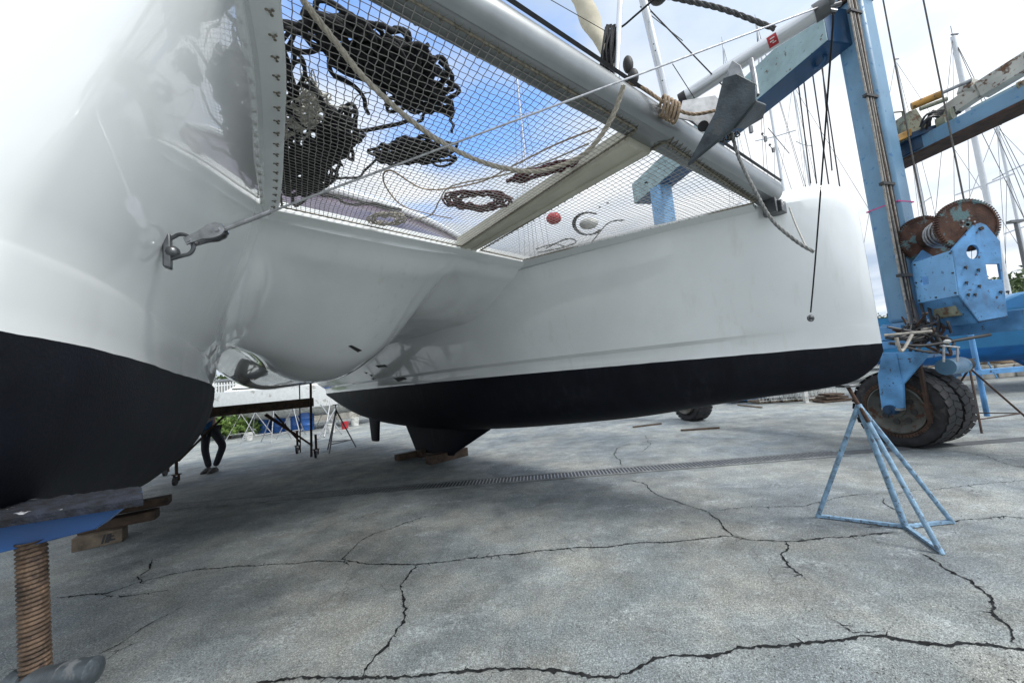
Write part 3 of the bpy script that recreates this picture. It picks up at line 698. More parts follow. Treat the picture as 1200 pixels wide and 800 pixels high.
# wire bridle from the near hull to the bowsprit end
M['rope_dark'] = mat('rope_dark', (.10, .10, .10), .85, var=.4, scale=90, bump=.7, bscale=250)
from mathutils.bvhtree import BVHTree
def hit(px, py, o):
    me = o.data; mw = Matrix.LocRotScale(cat_.location, cat_.rotation_euler, None)
    t = BVHTree.FromPolygons([mw @ v.co for v in me.vertices], [tuple(p.vertices) for p in me.polygons])
    r = t.ray_cast(EYE, ray(px, py).normalized()); return r[0], r[1]
hp, hn = hit(190, 292, hull_near)
if hn.dot(EYE-hp) < 0: hn = -hn
wv = s1+Vector((0, 0, .01))
wall = hp; up_ = Vector((0, 0, 1))
d_ = (wv-(wall+hn*.03)).normalized()
e0_ = wall+hn*.012; dist = (hp-EYE).length; K = dist/1.45
wb = W(240, 272, (hp+hn*.02).y*1.0+.0)
wb = e0_+d_*.14*K
q_ = d_.cross(up_).normalized(); r_ = q_.cross(d_)
mb = MB(); mb.tube([wb, wv], .0042, 8); wire = mb.build('bowsprit_wire', M['steel'], cat_)
mb = MB(); mb.tube([wb-d_*.004, wb+d_*.17], .0085, 12); mb.build('swage', M['steel'], wire)
mb = MB()
for s_ in (-1, 1):
    rows = []
    for t, hw in ((-.10, .012), (-.085, .012), (-.05, .015), (-.02, .024), (.005, .023), (.02, .012)):
        c = wb+d_*t+q_*(s_*(.010+.006*math.sin((t+.12)*20))); rows.append([c+r_*hw+q_*.003, c+r_*hw-q_*.003, c-r_*hw-q_*.003, c-r_*hw+q_*.003])
    mb.grid(rows, True); mb.add(rows[0], [(0,1,2,3)]); mb.add(rows[-1], [(0,1,2,3)])
mb.tube([wb+q_*-.024, wb+q_*.024], .010, 12); mb.tube([wb-d_*.09+q_*-.02, wb-d_*.09+q_*.02], .007, 10); mb.build('toggle', M['steel'], wire)
mb = MB(); o_ = wb-d_*.115; ring = [o_+d_*.030*math.cos(a)+r_*math.sin(a)*.036 for a in np.linspace(-math.pi*.6, math.pi*.6, 18)]
ring = [e0_+r_*-.03]+ring+[e0_+r_*.03]; mb.tube(ring, .0062, 10); mb.build('shackle', M['steel_dark'], wire)
mb = MB(); mb.box(e0_+hn*.002, .022, .03, .115, hn, hn.cross(Vector((0,0,1))), Vector((0,0,1))); mb.ball(e0_+hn*.014, .022, .022, .022, 6)
mb.build('tang', M['steel_dark'], wire, bevel=.004)
# dark windows and fittings let into the nacelle and the far hull
def patch(pts, o, par, name, m, th=.004):
    P = []; nn = None
    for p in pts:
        h, n = hit(p[0], p[1], o)
        if h is None: return
        if n.dot(EYE-h) < 0: n = -n
        P.append(h+n*th); nn = n
    mb = MB(); mb.prism(P, nn*.004); mb.build(name, m, par)
far_hull = [o for o in cat_.children_recursive if o.name.startswith('hull') and o is not hull_near][0] if hasattr(cat_, 'children_recursive') else None
patch([(440,428),(451,427),(477,444),(467,447)], far_hull, far_hull, 'hull_window', M['pipe_end'])
patch([(408,405),(412,404),(424,410),(419,412)], bd, bd, 'vent_slot', M['pipe_end'])
for p in ((429,437),(435,440),(437,444)): patch([(p[0]-2,p[1]-1),(p[0]+2,p[1]-1),(p[0]+1,p[1]+1)], far_hull, far_hull, 'skin_fitting', M['pipe_end'])
# stanchions of the pulpit and furling gear standing on the crossbeam
for (px0, py0, px1, py1, Y0, Y1, r, m_) in ((722, 96, 728, -25, 1.92, 1.95, .015, 'alu_light'), (784, 128, 748, -25, 2.08, 1.98, .022, 'alu_light')):
    p0, p1 = W(px0, py0, Y0), W(px1, py1, Y1)
    mb = MB(); mb.tube([p0, p1], r, 14); st_ = mb.build('pulpit_tube', M[m_], cat_)
    if r > .02:
        for q in (.22, .45, .50):
            mb = MB(); c = p0.lerp(p1, q); mb.ball(c+(EYE-c).normalized()*.0215, .0045, .0045, .0045, 5); mb.build('bolt', M['pipe_end'], st_)
mb = MB(); mb.ball(W(772, -4, 2.0), .05, .05, .035, 8); mb.ball(W(760, -8, 2.0), .04, .04, .04, 8); mb.build('furler_drum', M['pipe_end'], cat_)
# stays and lifelines
for a, b, r in (((752, 2), (858, 112), .0040), ((750, 8), (800, 48), .0024), ((788, 75), (822, 128), .0024), ((640, -3), (712, 38), .0022), ((900, 150), (925, 180), .002), ((858, 112), (880, 140), .0025)):
    mb = MB(); mb.tube([W(*a, 2.0), W(*b, 2.15)], r, 6); mb.build('stay', M['cable'], cat_)
# little pieces of hardware along the beam top
for px, py, s_ in ((880, 152, .018), (897, 163, .014), (906, 176, .012)):
    mb = MB(); c = W(px, py, 2.45); mb.box(c, s_, s_, s_*2.5); mb.tube([c, c+Vector((0, .02, .05))], .004, 6); mb.ball(c+Vector((0, .02, .05)), .009, n=5); mb.build('cleat', M['steel_dark'], cat_)
# bow roller cheeks under the bowsprit
mb = MB()
for dY in (0, .09):
    pts = [(795,138),(800,118),(838,112),(848,122),(838,150),(822,152),(812,142)]
    P = [W(x, y, 2.02+dY) for x, y in pts]; mb.prism(P, Vector((0, .008, 0)))
brr = mb.build('bow_roller', M['galv'], cat_)
mb = MB(); mb.tube([W(824, 148, 2.0), W(824, 148, 2.14)], .028, 16); mb.build('roller', M['rubber_clean'], brr)
mb = MB(); mb.box(W(787, 133, 2.1), .06, .08, .07, sdv); mb.build('sprit_bracket', M['pipe_end'], cat_, bevel=.006)
# rounded air holes in the centre beam
for k, (px, py) in enumerate(((703, 243), (712, 238), (757, 214))):
    mb = MB(); c = PLN(px, py, ca-y_*.055, y_); mb.ball(c, .012, .012, .004, 5); mb.build('bolt', M['pipe_end'], cbm)

# ============================================================ anchor
an = empty('anchor', W(852, 180, 2.0), 0, 'dark grey plough anchor stowed in the bow roller, point hanging over the beam', 'anchor')
T = W(806, 194, 1.98)
sh1 = W(848, 92, 1.80); sh2 = W(864, 87, 1.78); sh3 = W(887, 99, 1.76); low = W(886, 118, 1.76); keel_ = W(860, 150, 1.86); back = W(845, 124, 1.99)
def plate(mb, pts, th):
    pts = [Vector(p) for p in pts]; n = (pts[1]-pts[0]).cross(pts[2]-pts[0]).normalized(); mb.prism([p-n*th/2 for p in pts], n*th)
mb = MB(); plate(mb, [T, W(838, 133, 1.85), sh1, sh2, sh3, low, keel_], .016); plate(mb, [T, keel_, W(868, 140, 1.95), back], .016)
mb.build('fluke', M['anchor'], an, bevel=.004, smooth=30)
mb = MB(); plate(mb, [keel_, low, W(897, 122, 1.85), W(893, 138, 1.92), W(872, 150, 1.98)], .018); mb.build('fluke', M['anchor'], an, bevel=.004)
mb = MB(); plate(mb, [W(867, 140, 1.86), W(880, 112, 1.84), W(868, 78, 1.86), W(858, 72, 1.88), W(852, 84, 1.9), W(862, 120, 1.9)], .02); mb.build('shank', M['galv'], an, bevel=.004)
mb = MB(); mb.tube([W(880, 70, 1.86), W(884, 90, 1.84), W(887, 112, 1.82)], .012, 10); mb.build('roll_bar', M['galv'], an)
mb = MB()
for k in range(4):
    p = W(846+k*6, 163-k*2, 2.0); mb.tube([p+Vector((.012*math.cos(a), .004*math.sin(a*2), .016*math.sin(a))) for a in np.linspace(0, 6.28, 12, endpoint=False)], .004, 6, closed=True)
mb.ball(W(857, 160, 2.02), .022, n=7); mb.build('shackle', M['pipe_end'], an)

# ============================================================ ropes
def rope(name, pts, r, m, label, group=None, cat='rope', twist=True, n=10, smoothn=10, kind=None):
    P = smooth_path(pts, smoothn); L_ = sum((b-a).length for a, b in zip(P[:-1], P[1:]))
    mb = MB()
    if twist:
        # three-strand lay
        k = max(40, int(L_/(r*1.1))); Q = []; acc = [0]
        for a, b in zip(P[:-1], P[1:]): acc.append(acc[-1]+(b-a).length)
        for i in range(k+1):
            d = L_*i/k; j = 0
            while j < len(acc)-2 and acc[j+1] < d: j += 1
            f = (d-acc[j])/max(1e-9, acc[j+1]-acc[j]); Q.append(P[j].lerp(P[j+1], f))
        for s_ in range(3):
            pts_ = []
            for i, p in enumerate(Q):
                t = (Q[min(i+1, k)]-Q[max(i-1, 0)]).normalized(); x = t.cross(Vector((.2, .1, 1))).normalized(); y = t.cross(x)
                g_ = i*.72+s_*2.0944; pts_.append(p+(x*math.cos(g_)+y*math.sin(g_))*r*.5)
            mb.tube(pts_, r*.58, 6)
    else: mb.tube(P, r, n)
    o = mb.build(name, m, None, weld=False, smooth=70); return tag(o, label, cat, group, kind)
rope('mooring_rope', [W(338,-30,1.05), W(355,0,1.12), W(392,48,1.24), W(430,95,1.36), W(490,148,1.55), W(545,182,1.72), W(600,199,1.85), W(640,199,1.87), W(685,180,1.80), W(715,142,1.70), W(731,100,1.62)], .0115, M['rope_beige'], 'thick pale twisted rope sagging in a long curve under the net')
rope('anchor_line', [W(858,158,1.95), W(866,185,1.95), W(884,222,1.92), W(905,258,1.9), (W(935,284,1.88)), W(954,295,1.86)], .0085, M['rope_grey'], 'grey rope dangling below the anchor in front of the far bow')
rope('lashing_rope', [W(737,97,1.93), W(755,104,1.95), W(773,117,1.97), W(792,128,1.98), W(812,134,2.0), W(838,130,1.98)], .009, M['rope_tan'], 'brown and tan rope lashed where the bowsprit meets the crossbeam')
mb = MB()
for k in range(5):
    c = W(776+k*4, 124+k*2.2, 2.0); a_ = sdv
    mb.tube([c+Vector((0, .045*math.cos(g_), .045*math.sin(g_)))+sdv*.01*math.sin(g_) for g_ in np.linspace(0, 6.28, 18, endpoint=False)], .008, 7, closed=True)
tag(mb.build('rope_wrap', M['rope_tan'], None, weld=False, smooth=70), 'turns of tan rope wound round the foot of the bowsprit', 'rope')
rope('braided_rope', [W(762,-8,1.75), W(800,0,1.76), W(850,12,1.78), W(908,34,1.79)], .0125, M['rope_dark'], 'heavy dark braided rope running to the middle of the bowsprit')
rope('control_line', [W(712,38,2.0), W(728,32,1.98), W(745,18,1.95), W(768,-2,1.9)], .0055, M['rope_black'], 'thin black line knotted to the pulpit tube', twist=False)
rope('hanging_line', [W(976,15,1.80), W(976,30,1.82), W(970,110,2.05), W(962,220,2.4), W(955,310,2.62), W(950,366,2.72)], .0048, M['rope_black'], 'thin dark line hanging from the bowsprit end down the far bow', twist=False)
mb = MB(); c = W(950, 372, 2.70)
mb.ball(c, .017, n=7); mb.tube([c+Vector((.02*math.cos(a), 0, .02*math.sin(a)-.005)) for a in np.linspace(0, 6.28, 14, endpoint=False)], .006, 7, closed=True)
tag(mb.build('shackle', M['steel_dark']), 'small metal shackle at the end of the line hanging down the far bow', 'shackle')
rope('tie_cord', [W(925,243,2.95), W(932,262,2.92), W(944,288,2.86)], .006, M['rope_white'], 'short pale cord hanging from the crossbeam end', twist=False)
# loose lines lying on the net
NZN = (B(-1, 1.9, zlip(-1))-B(-2, 1.9, zlip(-2))).cross(B(-2, 2.9, zlip(-2))-B(-2, 1.9, zlip(-2))).normalized()
if NZN.z < 0: NZN = -NZN
NZ = lambda px, py, h=.02: PLN(px, py, B(-2, 1.9, zlip(-2)+h), NZN)
rope('sheet_line', [NZ(700,150), NZ(650,170), NZ(600,195), NZ(560,214), NZ(500,222), NZ(458,200), NZ(450,214), NZ(470,240), NZ(500,250), NZ(530,256)], .0055, M['rope_tan'], 'tan line looping loosely across the trampoline net', twist=False)
rope('sheet_line', [NZ(690,168), NZ(640,190), NZ(590,205), NZ(530,218), NZ(515,235), NZ(505,252), NZ(480,258)], .0055, M['rope_beige'], 'pale tan line beside the looping one on the net', twist=False)
rope('sheet_line', [NZ(720,178), NZ(680,205), NZ(640,232), NZ(600,262), NZ(560,280)], .006, M['rope_beige'], 'pale line lying along the aft side of the centre beam', twist=False)
# untidy heaps
def heap(name, cen, axis, hl, hw, hh, r, nl, m, label, seed, tails=0, loops=True):
    rr = random.Random(seed); mb = MB(); X = Vector(axis).normalized(); Z = Vector((0, 0, 1)); Y = Z.cross(X).normalized(); c0 = Vector(cen)
    for i in range(nl):
        a = rr.uniform(-1, 1); o_ = c0+X*(a*hl*.75)+Y*rr.uniform(-.4, .4)*hw
        lx, ly = rr.uniform(.15, .42)*hl, rr.uniform(.35, .9)*hw*math.sqrt(max(.15, 1-a*a*.7)); ph = rr.uniform(0, 6.28); tl = rr.uniform(-.6, .6)
        X2 = X*math.cos(tl)+Y*math.sin(tl); Y2 = Z.cross(X2); pts = []
        zb_ = rr.uniform(0, hh)
        for k in range(26):
            g_ = ph+6.28*k/25*rr.uniform(.98, 1.02)
            wv_ = 1+.16*math.sin(3*g_+i)+.08*math.sin(5*g_+2*i)
            pp = o_+X2*(lx*wv_*math.cos(g_))+Y2*(ly*wv_*math.sin(g_))+Z*(zb_+.25*hh*math.sin(2*g_+i)); pp -= NZN*min(0, (pp-c0).dot(NZN)) if NZN.z > 0 else Vector(); pts.append(pp)
        mb.tube(pts, r, 6)
    for i in range(tails):
        a = rr.uniform(-1, 1); p = c0+X*hl*a*.8; pts = [p]
        dr = (Y*rr.choice((-1, 1))+X*rr.uniform(-1, 1)).normalized()
        for k in range(10): dr = (dr+X*rr.uniform(-.8, .8)+Y*rr.uniform(-.8, .8)).normalized(); pts.append(pts[-1]+dr*hl*.13)
        mb.tube(smooth_path(pts, 3), r*.9, 6)
    return tag(mb.build(name, m, None, weld=False, smooth=70), label, 'rope', 'rope bundles lying on the trampoline net')
def heap_px(name, p0, p1, wpx, r, nl, m, label, seed, hh=.06, tails=0):
    a, b = NZ(*p0, .03), NZ(*p1, .03); mid = (a+b)/2; q = NZ((p0[0]+p1[0])/2+wpx[0], (p0[1]+p1[1])/2+wpx[1], .03)
    X = (b-a); hl = X.length/2; X.normalize(); v = q-mid; hw = (v-X*v.dot(X)).length
    return heap(name, mid, X, hl, hw, hh, r, nl, m, label, seed, tails)
heap_px('rope_bundle', (348, 28), (530, 126), (14, -27), .0115, 52, M['rope_black'], 'largest black rope heap, at the top of the net', 11, .09, 5)
heap_px('rope_bundle', (345, 236), (415, 132), (22, 10), .0115, 48, M['rope_black'], 'black rope heap in the aft corner next to the near hull', 12, .10, 6)
heap_px('rope_bundle', (432, 182), (534, 180), (0, -15), .009, 34, M['rope_black'], 'small flat black rope coil in the middle of the net', 13, .04, 2)
heap_px('rope_bundle', (324, 10), (335, 225), (13, 0), .009, 26, M['rope_black'], 'narrow black rope tangle strung along the near hull edge', 14, .07, 6)
heap_px('rope_bundle', (338, 168), (375, 108), (16, 10), .0035, 60, M['rope_white'], 'tangle of thin pale cord between two black heaps', 15, .05, 6)
heap_px('rope_bundle', (452, 122), (530, 128), (0, -8), .009, 12, M['rope_black'], 'thin black rope loops trailing off the largest heap', 16, .03, 3)
def coil(p0, p1, wpx, r, turns, m, label, seed):
    a, b = NZ(*p0, .02), NZ(*p1, .02); mid = (a+b)/2; q = NZ((p0[0]+p1[0])/2+wpx[0], (p0[1]+p1[1])/2+wpx[1], .02)
    X = b-a; hl = X.length/2; X.normalize(); Y = Vector((0, 0, 1)).cross(X); hw = abs((q-mid).dot(Y)); rr = random.Random(seed); pts = []
    for k in range(turns*24):
        g_ = 6.28*k/24; f = .42+.5*(k/(turns*24))+.07*rr.random(); pts.append(mid+X*hl*f*math.cos(g_)+Y*hw*f*math.sin(g_)+Vector((0, 0, .03*rr.random())))
    mb = MB(); mb.tube(smooth_path(pts, 2), r, 6)
    return tag(mb.build('rope_coil', m, None, weld=False, smooth=70), label, 'rope', 'rope coils lying on the net')
coil((516, 236), (603, 238), (3, -13), .0085, 8, M['rope_maroon'], 'dark red oval rope coil, the one nearer the bridgedeck', 1)
coil((592, 216), (682, 190), (4, -7), .008, 8, M['rope_maroon'], 'dark red rope coil stretched long next to the centre beam', 2)
coil((430, 262), (478, 256), (2, -9), .006, 6, M['rope_beige'], 'pale rope coil near the aft edge of the net', 3)
# red float and white bag with coiled hose on the outer net
mb = MB(); c = NZ(649, 256, .07); mb.ball(c, .066, .058, .05, 9)
for k in range(5): mb.tube([c+Vector((.067*math.cos(a)*math.cos(k*.6), .06*math.cos(a)*math.sin(k*.6), .051*math.sin(a))) for a in np.linspace(0, 6.28, 20, endpoint=False)], .003, 5, closed=True)
tag(mb.build('red_float', M['red']), 'small round red float lying on the outer net', 'float')
mb = MB(); c = NZ(690, 262, .06); mb.ball(c, .09, .07, .05, 8); tag(mb.build('white_bag', M['dirt_white']), 'white bag under dark loops of hose on the outer net', 'bag')
mb = MB()
for k in range(4): mb.tube([NZ(688+17*math.cos(a)+k, 262+13*math.sin(a), .01+.012*k) for a in np.linspace(.6, 5.2, 26)], .006, 6)
mb.tube(smooth_path([NZ(628,292,.02), NZ(650,286,.02), NZ(668,290,.03), NZ(690,286,.02), NZ(712,262,.02), NZ(732,258,.02)], 6), .006, 6)
mb.tube(smooth_path([NZ(630,296,.02), NZ(655,291,.02), NZ(675,284,.03), NZ(664,280,.02), NZ(640,291,.02)], 6), .007, 6)
tag(mb.build('hose', M['hose'], weld=False), 'dark looped hose lying round the white bag', 'hose')
# black line bundle and blocks hanging on the pulpit
mb = MB(); rr = random.Random(4)
for k in range(16):
    x = 716+rr.uniform(-7, 7); pts = [W(x+rr.uniform(-3, 3), 32+rr.uniform(-3, 5), 1.95), W(x-3+rr.uniform(-4, 4), 55, 1.9+rr.uniform(0, .05)), W(x-6+rr.uniform(-5, 5), 82+rr.uniform(-8, 8), 1.93), W(x-1+rr.uniform(-3, 3), 60, 1.96), W(x+rr.uniform(-3, 3), 36, 1.95)]
    mb.tube(smooth_path(pts, 5), .0055, 6)
tag(mb.build('line_bundle', M['rope_black'], weld=False), 'bundle of black lines hanging from the thin pulpit tube', 'rope')
bl = empty('furling_block', W(738, 96, 1.98), 0, 'black pulley blocks standing on the crossbeam next to the thin tube', 'pulley block')
for (px, py, rx, rz) in ((736, 76, .028, .05), (742, 90, .03, .045), (735, 98, .04, .02)):
    mb = MB(); mb.ball(W(px, py, 1.98), rx, .03, rz, 8); mb.build('sheave_housing', M['pipe_end'], bl)
# furled headsail
mb = MB(); rows = []; rr = random.Random(2); A_, B_ = W(722, 92, 2.15), W(655, -60, 2.5)
for i in range(40):
    t = i/39; p = A_.lerp(B_, t); r0 = .022+.035*ss((t-.12)*3); ring = []
    for k in range(20):
        g_ = 6.28*k/20; ring.append(p+Vector((math.cos(g_), math.sin(g_)*.9, .35*math.cos(g_)))*r0*(1+.10*math.sin(2*g_+i*.55)+.05*rr.random()))
    rows.append(ring)
mb.grid(rows, True); sail = mb.build('furled_sail', M['sailcloth'], smooth=60); tag(sail, 'cream furled headsail rolled up above the crossbeam', 'sail')
# ============================================================ boat lift
LT = Vector((-.30, .954, 0)).normalized(); LN = Vector((LT.y, -LT.x, 0))      # travel direction, and to the right of it
LB = Vector((5.75, 5.85, 0))
lift = empty('boat_lift', LB, 0, 'tall blue travelling boat lift with rusty cable winch and big dark wheels', 'boat lift')
def LP(n, t, z): return LB+LN*n+LT*t+Vector((0, 0, z))
def LPX(px, py, t): return PLN(px, py, LP(0, t, 0), LT)       # pixel onto the plane across the frame at t
# tower
tb = W(1062, 376, 5.75); tt = W(1004, 0, 5.75); zt = 7.4
tx, ty = tb.x-.02, tb.y
tx += .07; ty -= .02
mb = MB(); mb.box((tx, ty, (1.75+zt)/2), .36, .40, zt-1.75, LN, LT); tw = mb.build('tower', M['blue_tower'], lift, bevel=.07)
mb = MB(); mb.box((tx, ty, 1.73), .46, .5, .06, LN, LT); mb.build('foot_plate', M['blue_tower'], tw, bevel=.01)
mb = MB(); c = W(1000, 6, 5.75); mb.box((tx, ty, c.z), .48, .52, .10, LN, LT)
for k in range(14):
    for s_ in (-1, 1): mb.ball(Vector((tx, ty, c.z+.03))+LN*(-.22+k*.034)+LT*.27*s_, .03, n=4)
mb.build('collar', M['rust_brown'], tw)
mb = MB(); c = W(1060, 232, 5.4); mb.box((tx, ty, c.z), .367, .407, .015, LN, LT, Vector((0.03, 0, 1)).normalized()); mb.build('ribbon', M['pink'], tw)
# hoses clipped up the tower's side
cols = ['hose', 'hose_grey', 'rust_brown', 'hose_grey', 'hose', 'hose_grey']
for k in range(6):
    o_ = -LN*(.215+.034*k)-LT*.17; p = [Vector((tx, ty, z_))+o_+LN*.012*math.sin(z_*2+k) for z_ in np.linspace(1.45, 7.2, 24)]
    mb = MB(); mb.tube(p, .015, 7); mb.build('hose', M[cols[k]], tw)
for px, py in ((985, 33), (999, 128), (1020, 226), (1040, 328)):
    z_ = W(px, py, 5.75).z; mb = MB(); mb.box(Vector((tx, ty, z_))-LN*.30-LT*.17, .26, .06, .04, LN, LT); mb.build('hose_clamp', M['pipe_end'], tw)
# low side beam carrying tower and winch
mb = MB(); mb.box(LP(.42, -1.9, 1.62), .42, 6.0, .26, LN, LT); lbm = mb.build('side_beam', M['blue'], lift, bevel=.01)
mb = MB(); mb.box(LP(.30, 2.5, 1.62), .42, 2.6, .26, LN, LT); mb.build('side_beam', M['blue'], lift, bevel=.01)
mb = MB(); mb.box(LP(.12, .1, 1.45), .9, .9, .12, LN, LT); mb.box(LP(.05, .05, 1.62), .75, .7, .2, LN, LT); mb.build('saddle', M['blue'], lift, bevel=.01)
# top side beam running back to the far tower
za = 6.45
p0 = LP(-.28, -.9, za+.10); p1 = LP(-.15, 4.9, za+.0)
pe = W(770, 212, 10.2)
mb = MB(); A_ = W(980, 22, 5.6); E_ = W(752, 232, 11.0); A_.z = E_.z = 6.2+.31
mb.beam(A_, E_, .52, .62); tbm = mb.build('top_beam', M['blue_deep'], lift, bevel=.02)
mb = MB(); dv = (E_-A_).normalized(); sdn = dv.cross(Vector((0, 0, 1))).normalized(); sg = -1 if sdn.dot(EYE-A_) > 0 else 1
sdn = sdn*(-sg); mb.beam(A_+sdn*.265, E_+sdn*.265, .012, .60); mb.build('side_plate', M['teal'], tbm)
for q in (.06, .28):
    mb = MB(); c = A_.lerp(E_, q)-Vector((0, 0, .33)); 
    mb.tube([c+dv*.09*math.cos(a)+Vector((0, 0, .09*math.sin(a))) for a in np.linspace(0, 6.28, 16, endpoint=False)], .03, 8, closed=True); mb.build('lug', M['blue_deep'], tbm)
# far tower and its wheel
fw = W(808, 490, 9.75); fw.z = 0; fw.x += .12
mb = MB(); mb.box((fw.x+.05, fw.y+.3, 3.8), .42, .42, 5.0, LN, LT); mb.build('tower', M['blue_pale'], lift, bevel=.05)
def wheel(c, R, wd, nm_par, twin=True, lugs=32):
    ax = LN; mbT = MB()
    offs = (-.5*wd-.03, .5*wd+.03) if twin else (0,)
    out = []
    for o_ in offs:
        prof = [(.60*R, -.40), (.72*R, -.50), (.90*R, -.49), (.975*R, -.43), (R*.995, -.30), (R, 0), (R*.995, .30), (.975*R, .43), (.90*R, .49), (.72*R, .50), (.60*R, .40)]
        mb = MB(); rows = []
        for k in range(64):
            a = 2*math.pi*k/64; d = LT*math.cos(a)+Vector((0, 0, 1))*math.sin(a); rows.append([c+ax*(o_+x*wd)+d*r for r, x in prof])
        rows.append(rows[0]); mb.grid(rows)
        for k in range(lugs):
            for s_ in (-1, 1):
                a = 2*math.pi*(k+(.5 if s_ > 0 else 0))/lugs; d = LT*math.cos(a)+Vector((0, 0, 1))*math.sin(a); tg = -LT*math.sin(a)+Vector((0, 0, 1))*math.cos(a)
                mb.box(c+ax*(o_+s_*wd*.26)+d*(R*1.005)+tg*0, wd*.50, .10*R/.6, .009*R, (ax+tg*.35*s_).normalized(), (tg-ax*.35*s_).normalized(), d)
        out.append(mb)
    return out
def full_wheel(c, R, wd, parent, twin=True):
    tyres = wheel(c, R, wd, parent, twin)
    mb = MB(); o_ = -(wd if twin else wd*.5)-.04; prof = [(.02, -.00), (.12*R, .0), (.14*R, .03), (.42*R, .05), (.55*R, .02), (.60*R, -.015), (.63*R, -.01), (.63*R, .09)]
    rows = []
    for k in range(49):
        a = 2*math.pi*k/48; d = LT*math.cos(a)+Vector((0, 0, 1))*math.sin(a); rows.append([c+LN*(o_+x)+d*r for r, x in prof])
    mb.grid(rows); mb.add([c+LN*(o_+.001)+(LT*math.cos(6.28*k/48)+Vector((0,0,1))*math.sin(6.28*k/48))*.02 for k in range(48)], [tuple(range(48))])
    wp = MB(); wp.tube([c+LN*o_, c+LN*(o_+(2*wd if twin else wd))], R*.2, 20)
    wh = wp.build('wheel', M['rim'], parent)
    for t_ in tyres: t_.build('tyre', M['rubber'], wh, smooth=30)
    mb.build('rim', M['rim'], wh)
    for k in range(8):
        a = 2*math.pi*k/8+.2; d = LT*math.cos(a)+Vector((0, 0, 1))*math.sin(a)
        h = MB(); h.disc(c+LN*(o_+.035)+d*R*.34, LN, R*.07, .01, 16); h.build('vent_hole', M['pipe_end'], wh)
    return wh, o_
WC = G(1082, 521); WC = Vector((WC.x-.03, WC.y+.05, .54))
R_ = .54
wh, wo = full_wheel(WC, R_, .29, lift)
# toothed ring and drive chain on the inner face
mb = MB()
for k in range(60):
    a = 2*math.pi*k/60; d = LT*math.cos(a)+Vector((0, 0, 1))*math.sin(a); tg = -LT*math.sin(a)+Vector((0, 0, 1))*math.cos(a)
    mb.box(WC+LN*(wo+.01)+d*R_*.70, .02, .03, .045, LN, tg, d)
mb.tube([WC+LN*(wo+.01)+(LT*math.cos(a)+Vector((0,0,1))*math.sin(a))*R_*.665 for a in np.linspace(0, 2*math.pi, 60, endpoint=False)], .012, 6, closed=True)
mb.build('gear_ring', M['rust_brown'], wh)
mb = MB(); pc = [WC+LN*(wo-.03)+LT*(-R_*.68)+Vector((0, 0, z_)) for z_ in np.linspace(-.15, .82, 40)]
for i, p in enumerate(pc): mb.box(p, .05, .035, .020, LN, LT)
mb.tube(pc, .010, 6); mb.build('drive_chain', M['rust_brown'], lift)
# fork over the wheel
FT = wo-.10
def FP(px, py): return PLN(px, py, WC+LN*(FT), LN)
mb = MB(); pts = [FP(1034, 413), FP(1090, 412), FP(1061, 447), FP(1058, 450), FP(1059, 478), FP(1033, 480), FP(1028, 440)]
mb.prism(pts, LN*.05); fk = mb.build('wheel_fork', M['blue'], lift, bevel=.008)
mb = MB(); mb.prism([FP(1048, 414), FP(1051, 414), FP(1058, 448), FP(1055, 448)], -LN*.012); mb.build('weld_rib', M['blue'], fk)
mb = MB(); mb.disc(WC+LN*(FT-.0), LN, .07, .10, 24); mb.disc(WC+LN*(FT-.05), LN, .04, .07, 16); mb.build('axle_cap', M['blue_dark'], lift)
mb = MB(); q = FP(1046, 479); mb.box(q+LN*.02, .12, .22, .03, LN, LT); mb.build('fork_foot', M['galv'], fk)
# top plate above wheel
mb = MB(); mb.box(WC+LN*.1+Vector((0, 0, .72)), .8, .8, .06, LN, LT); mb.build('saddle_plate', M['blue'], lift, bevel=.01)
mb = MB(); c = WC+LN*.05-LT*.45+Vector((0, 0, .55)); mb.tube([c-LN*.05, c+LN*.30], .11, 24); mb.build('drive_motor', M['blue_tower'], lift)
mb = MB(); mb.tube([c+LN*.30, c+LN*.45], .08, 20); mb.build('motor_end', M['pipe_end'], lift)
mb = MB(); c2 = WC-LN*.35-LT*.25+Vector((0, 0, .62)); mb.disc(c2, LN, .09, .05, 24); mb.build('sprocket', M['olive'], lift)
# tangle of hydraulic hoses between tower and wheel
rr = random.Random(21)
for k in range(26):
    a = W(1040+rr.uniform(-4, 60), 388+rr.uniform(-24, 8), 5.1+rr.uniform(-.3, .3)); b_ = W(1050+rr.uniform(0, 66), 404+rr.uniform(-14, 8), 5.0+rr.uniform(-.2, .3))
    m1 = (a+b_)/2+Vector((rr.uniform(-.2, .2), rr.uniform(-.2, .1), rr.uniform(-.28, .08)))
    m2 = b_+Vector((rr.uniform(-.1, .15), 0, rr.uniform(-.12, .15)))
    mb = MB(); mb.tube(smooth_path([a, m1, m2, b_], 7), rr.choice((.014, .018, .011)), 6); mb.build('hydraulic_hose', M[rr.choice(['hose', 'hose', 'hose', 'hose_grey', 'rust_brown'])], lift, weld=False)
for k in range(5):
    x0 = 1062+k*8; mb = MB(); mb.tube(smooth_path([W(x0, 352, 5.4), W(x0+6, 378, 5.1), W(x0-2, 394, 5.0), W(x0-24, 396+k, 5.0)], 7), .017, 8); mb.build('hydraulic_hose', M['hose'], lift, weld=False)
mb = MB(); mb.tube([W(1036, 393, 5.0), W(1092, 388, 4.8)], .018, 8); mb.build('pipe', M['hose_grey'], lift)
mb = MB(); mb.tube(smooth_path([W(1042, 402, 5), W(1080, 405, 4.9), W(1125, 398, 4.8), W(1160, 392, 4.8)], 6), .02, 8); mb.build('hydraulic_hose', M['hose'], lift)
mb = MB(); mb.ball(W(1110, 400, 4.75), .035, .035, .025, 7); mb.build('lamp', M['dirt_white'], lift)
mb = MB()
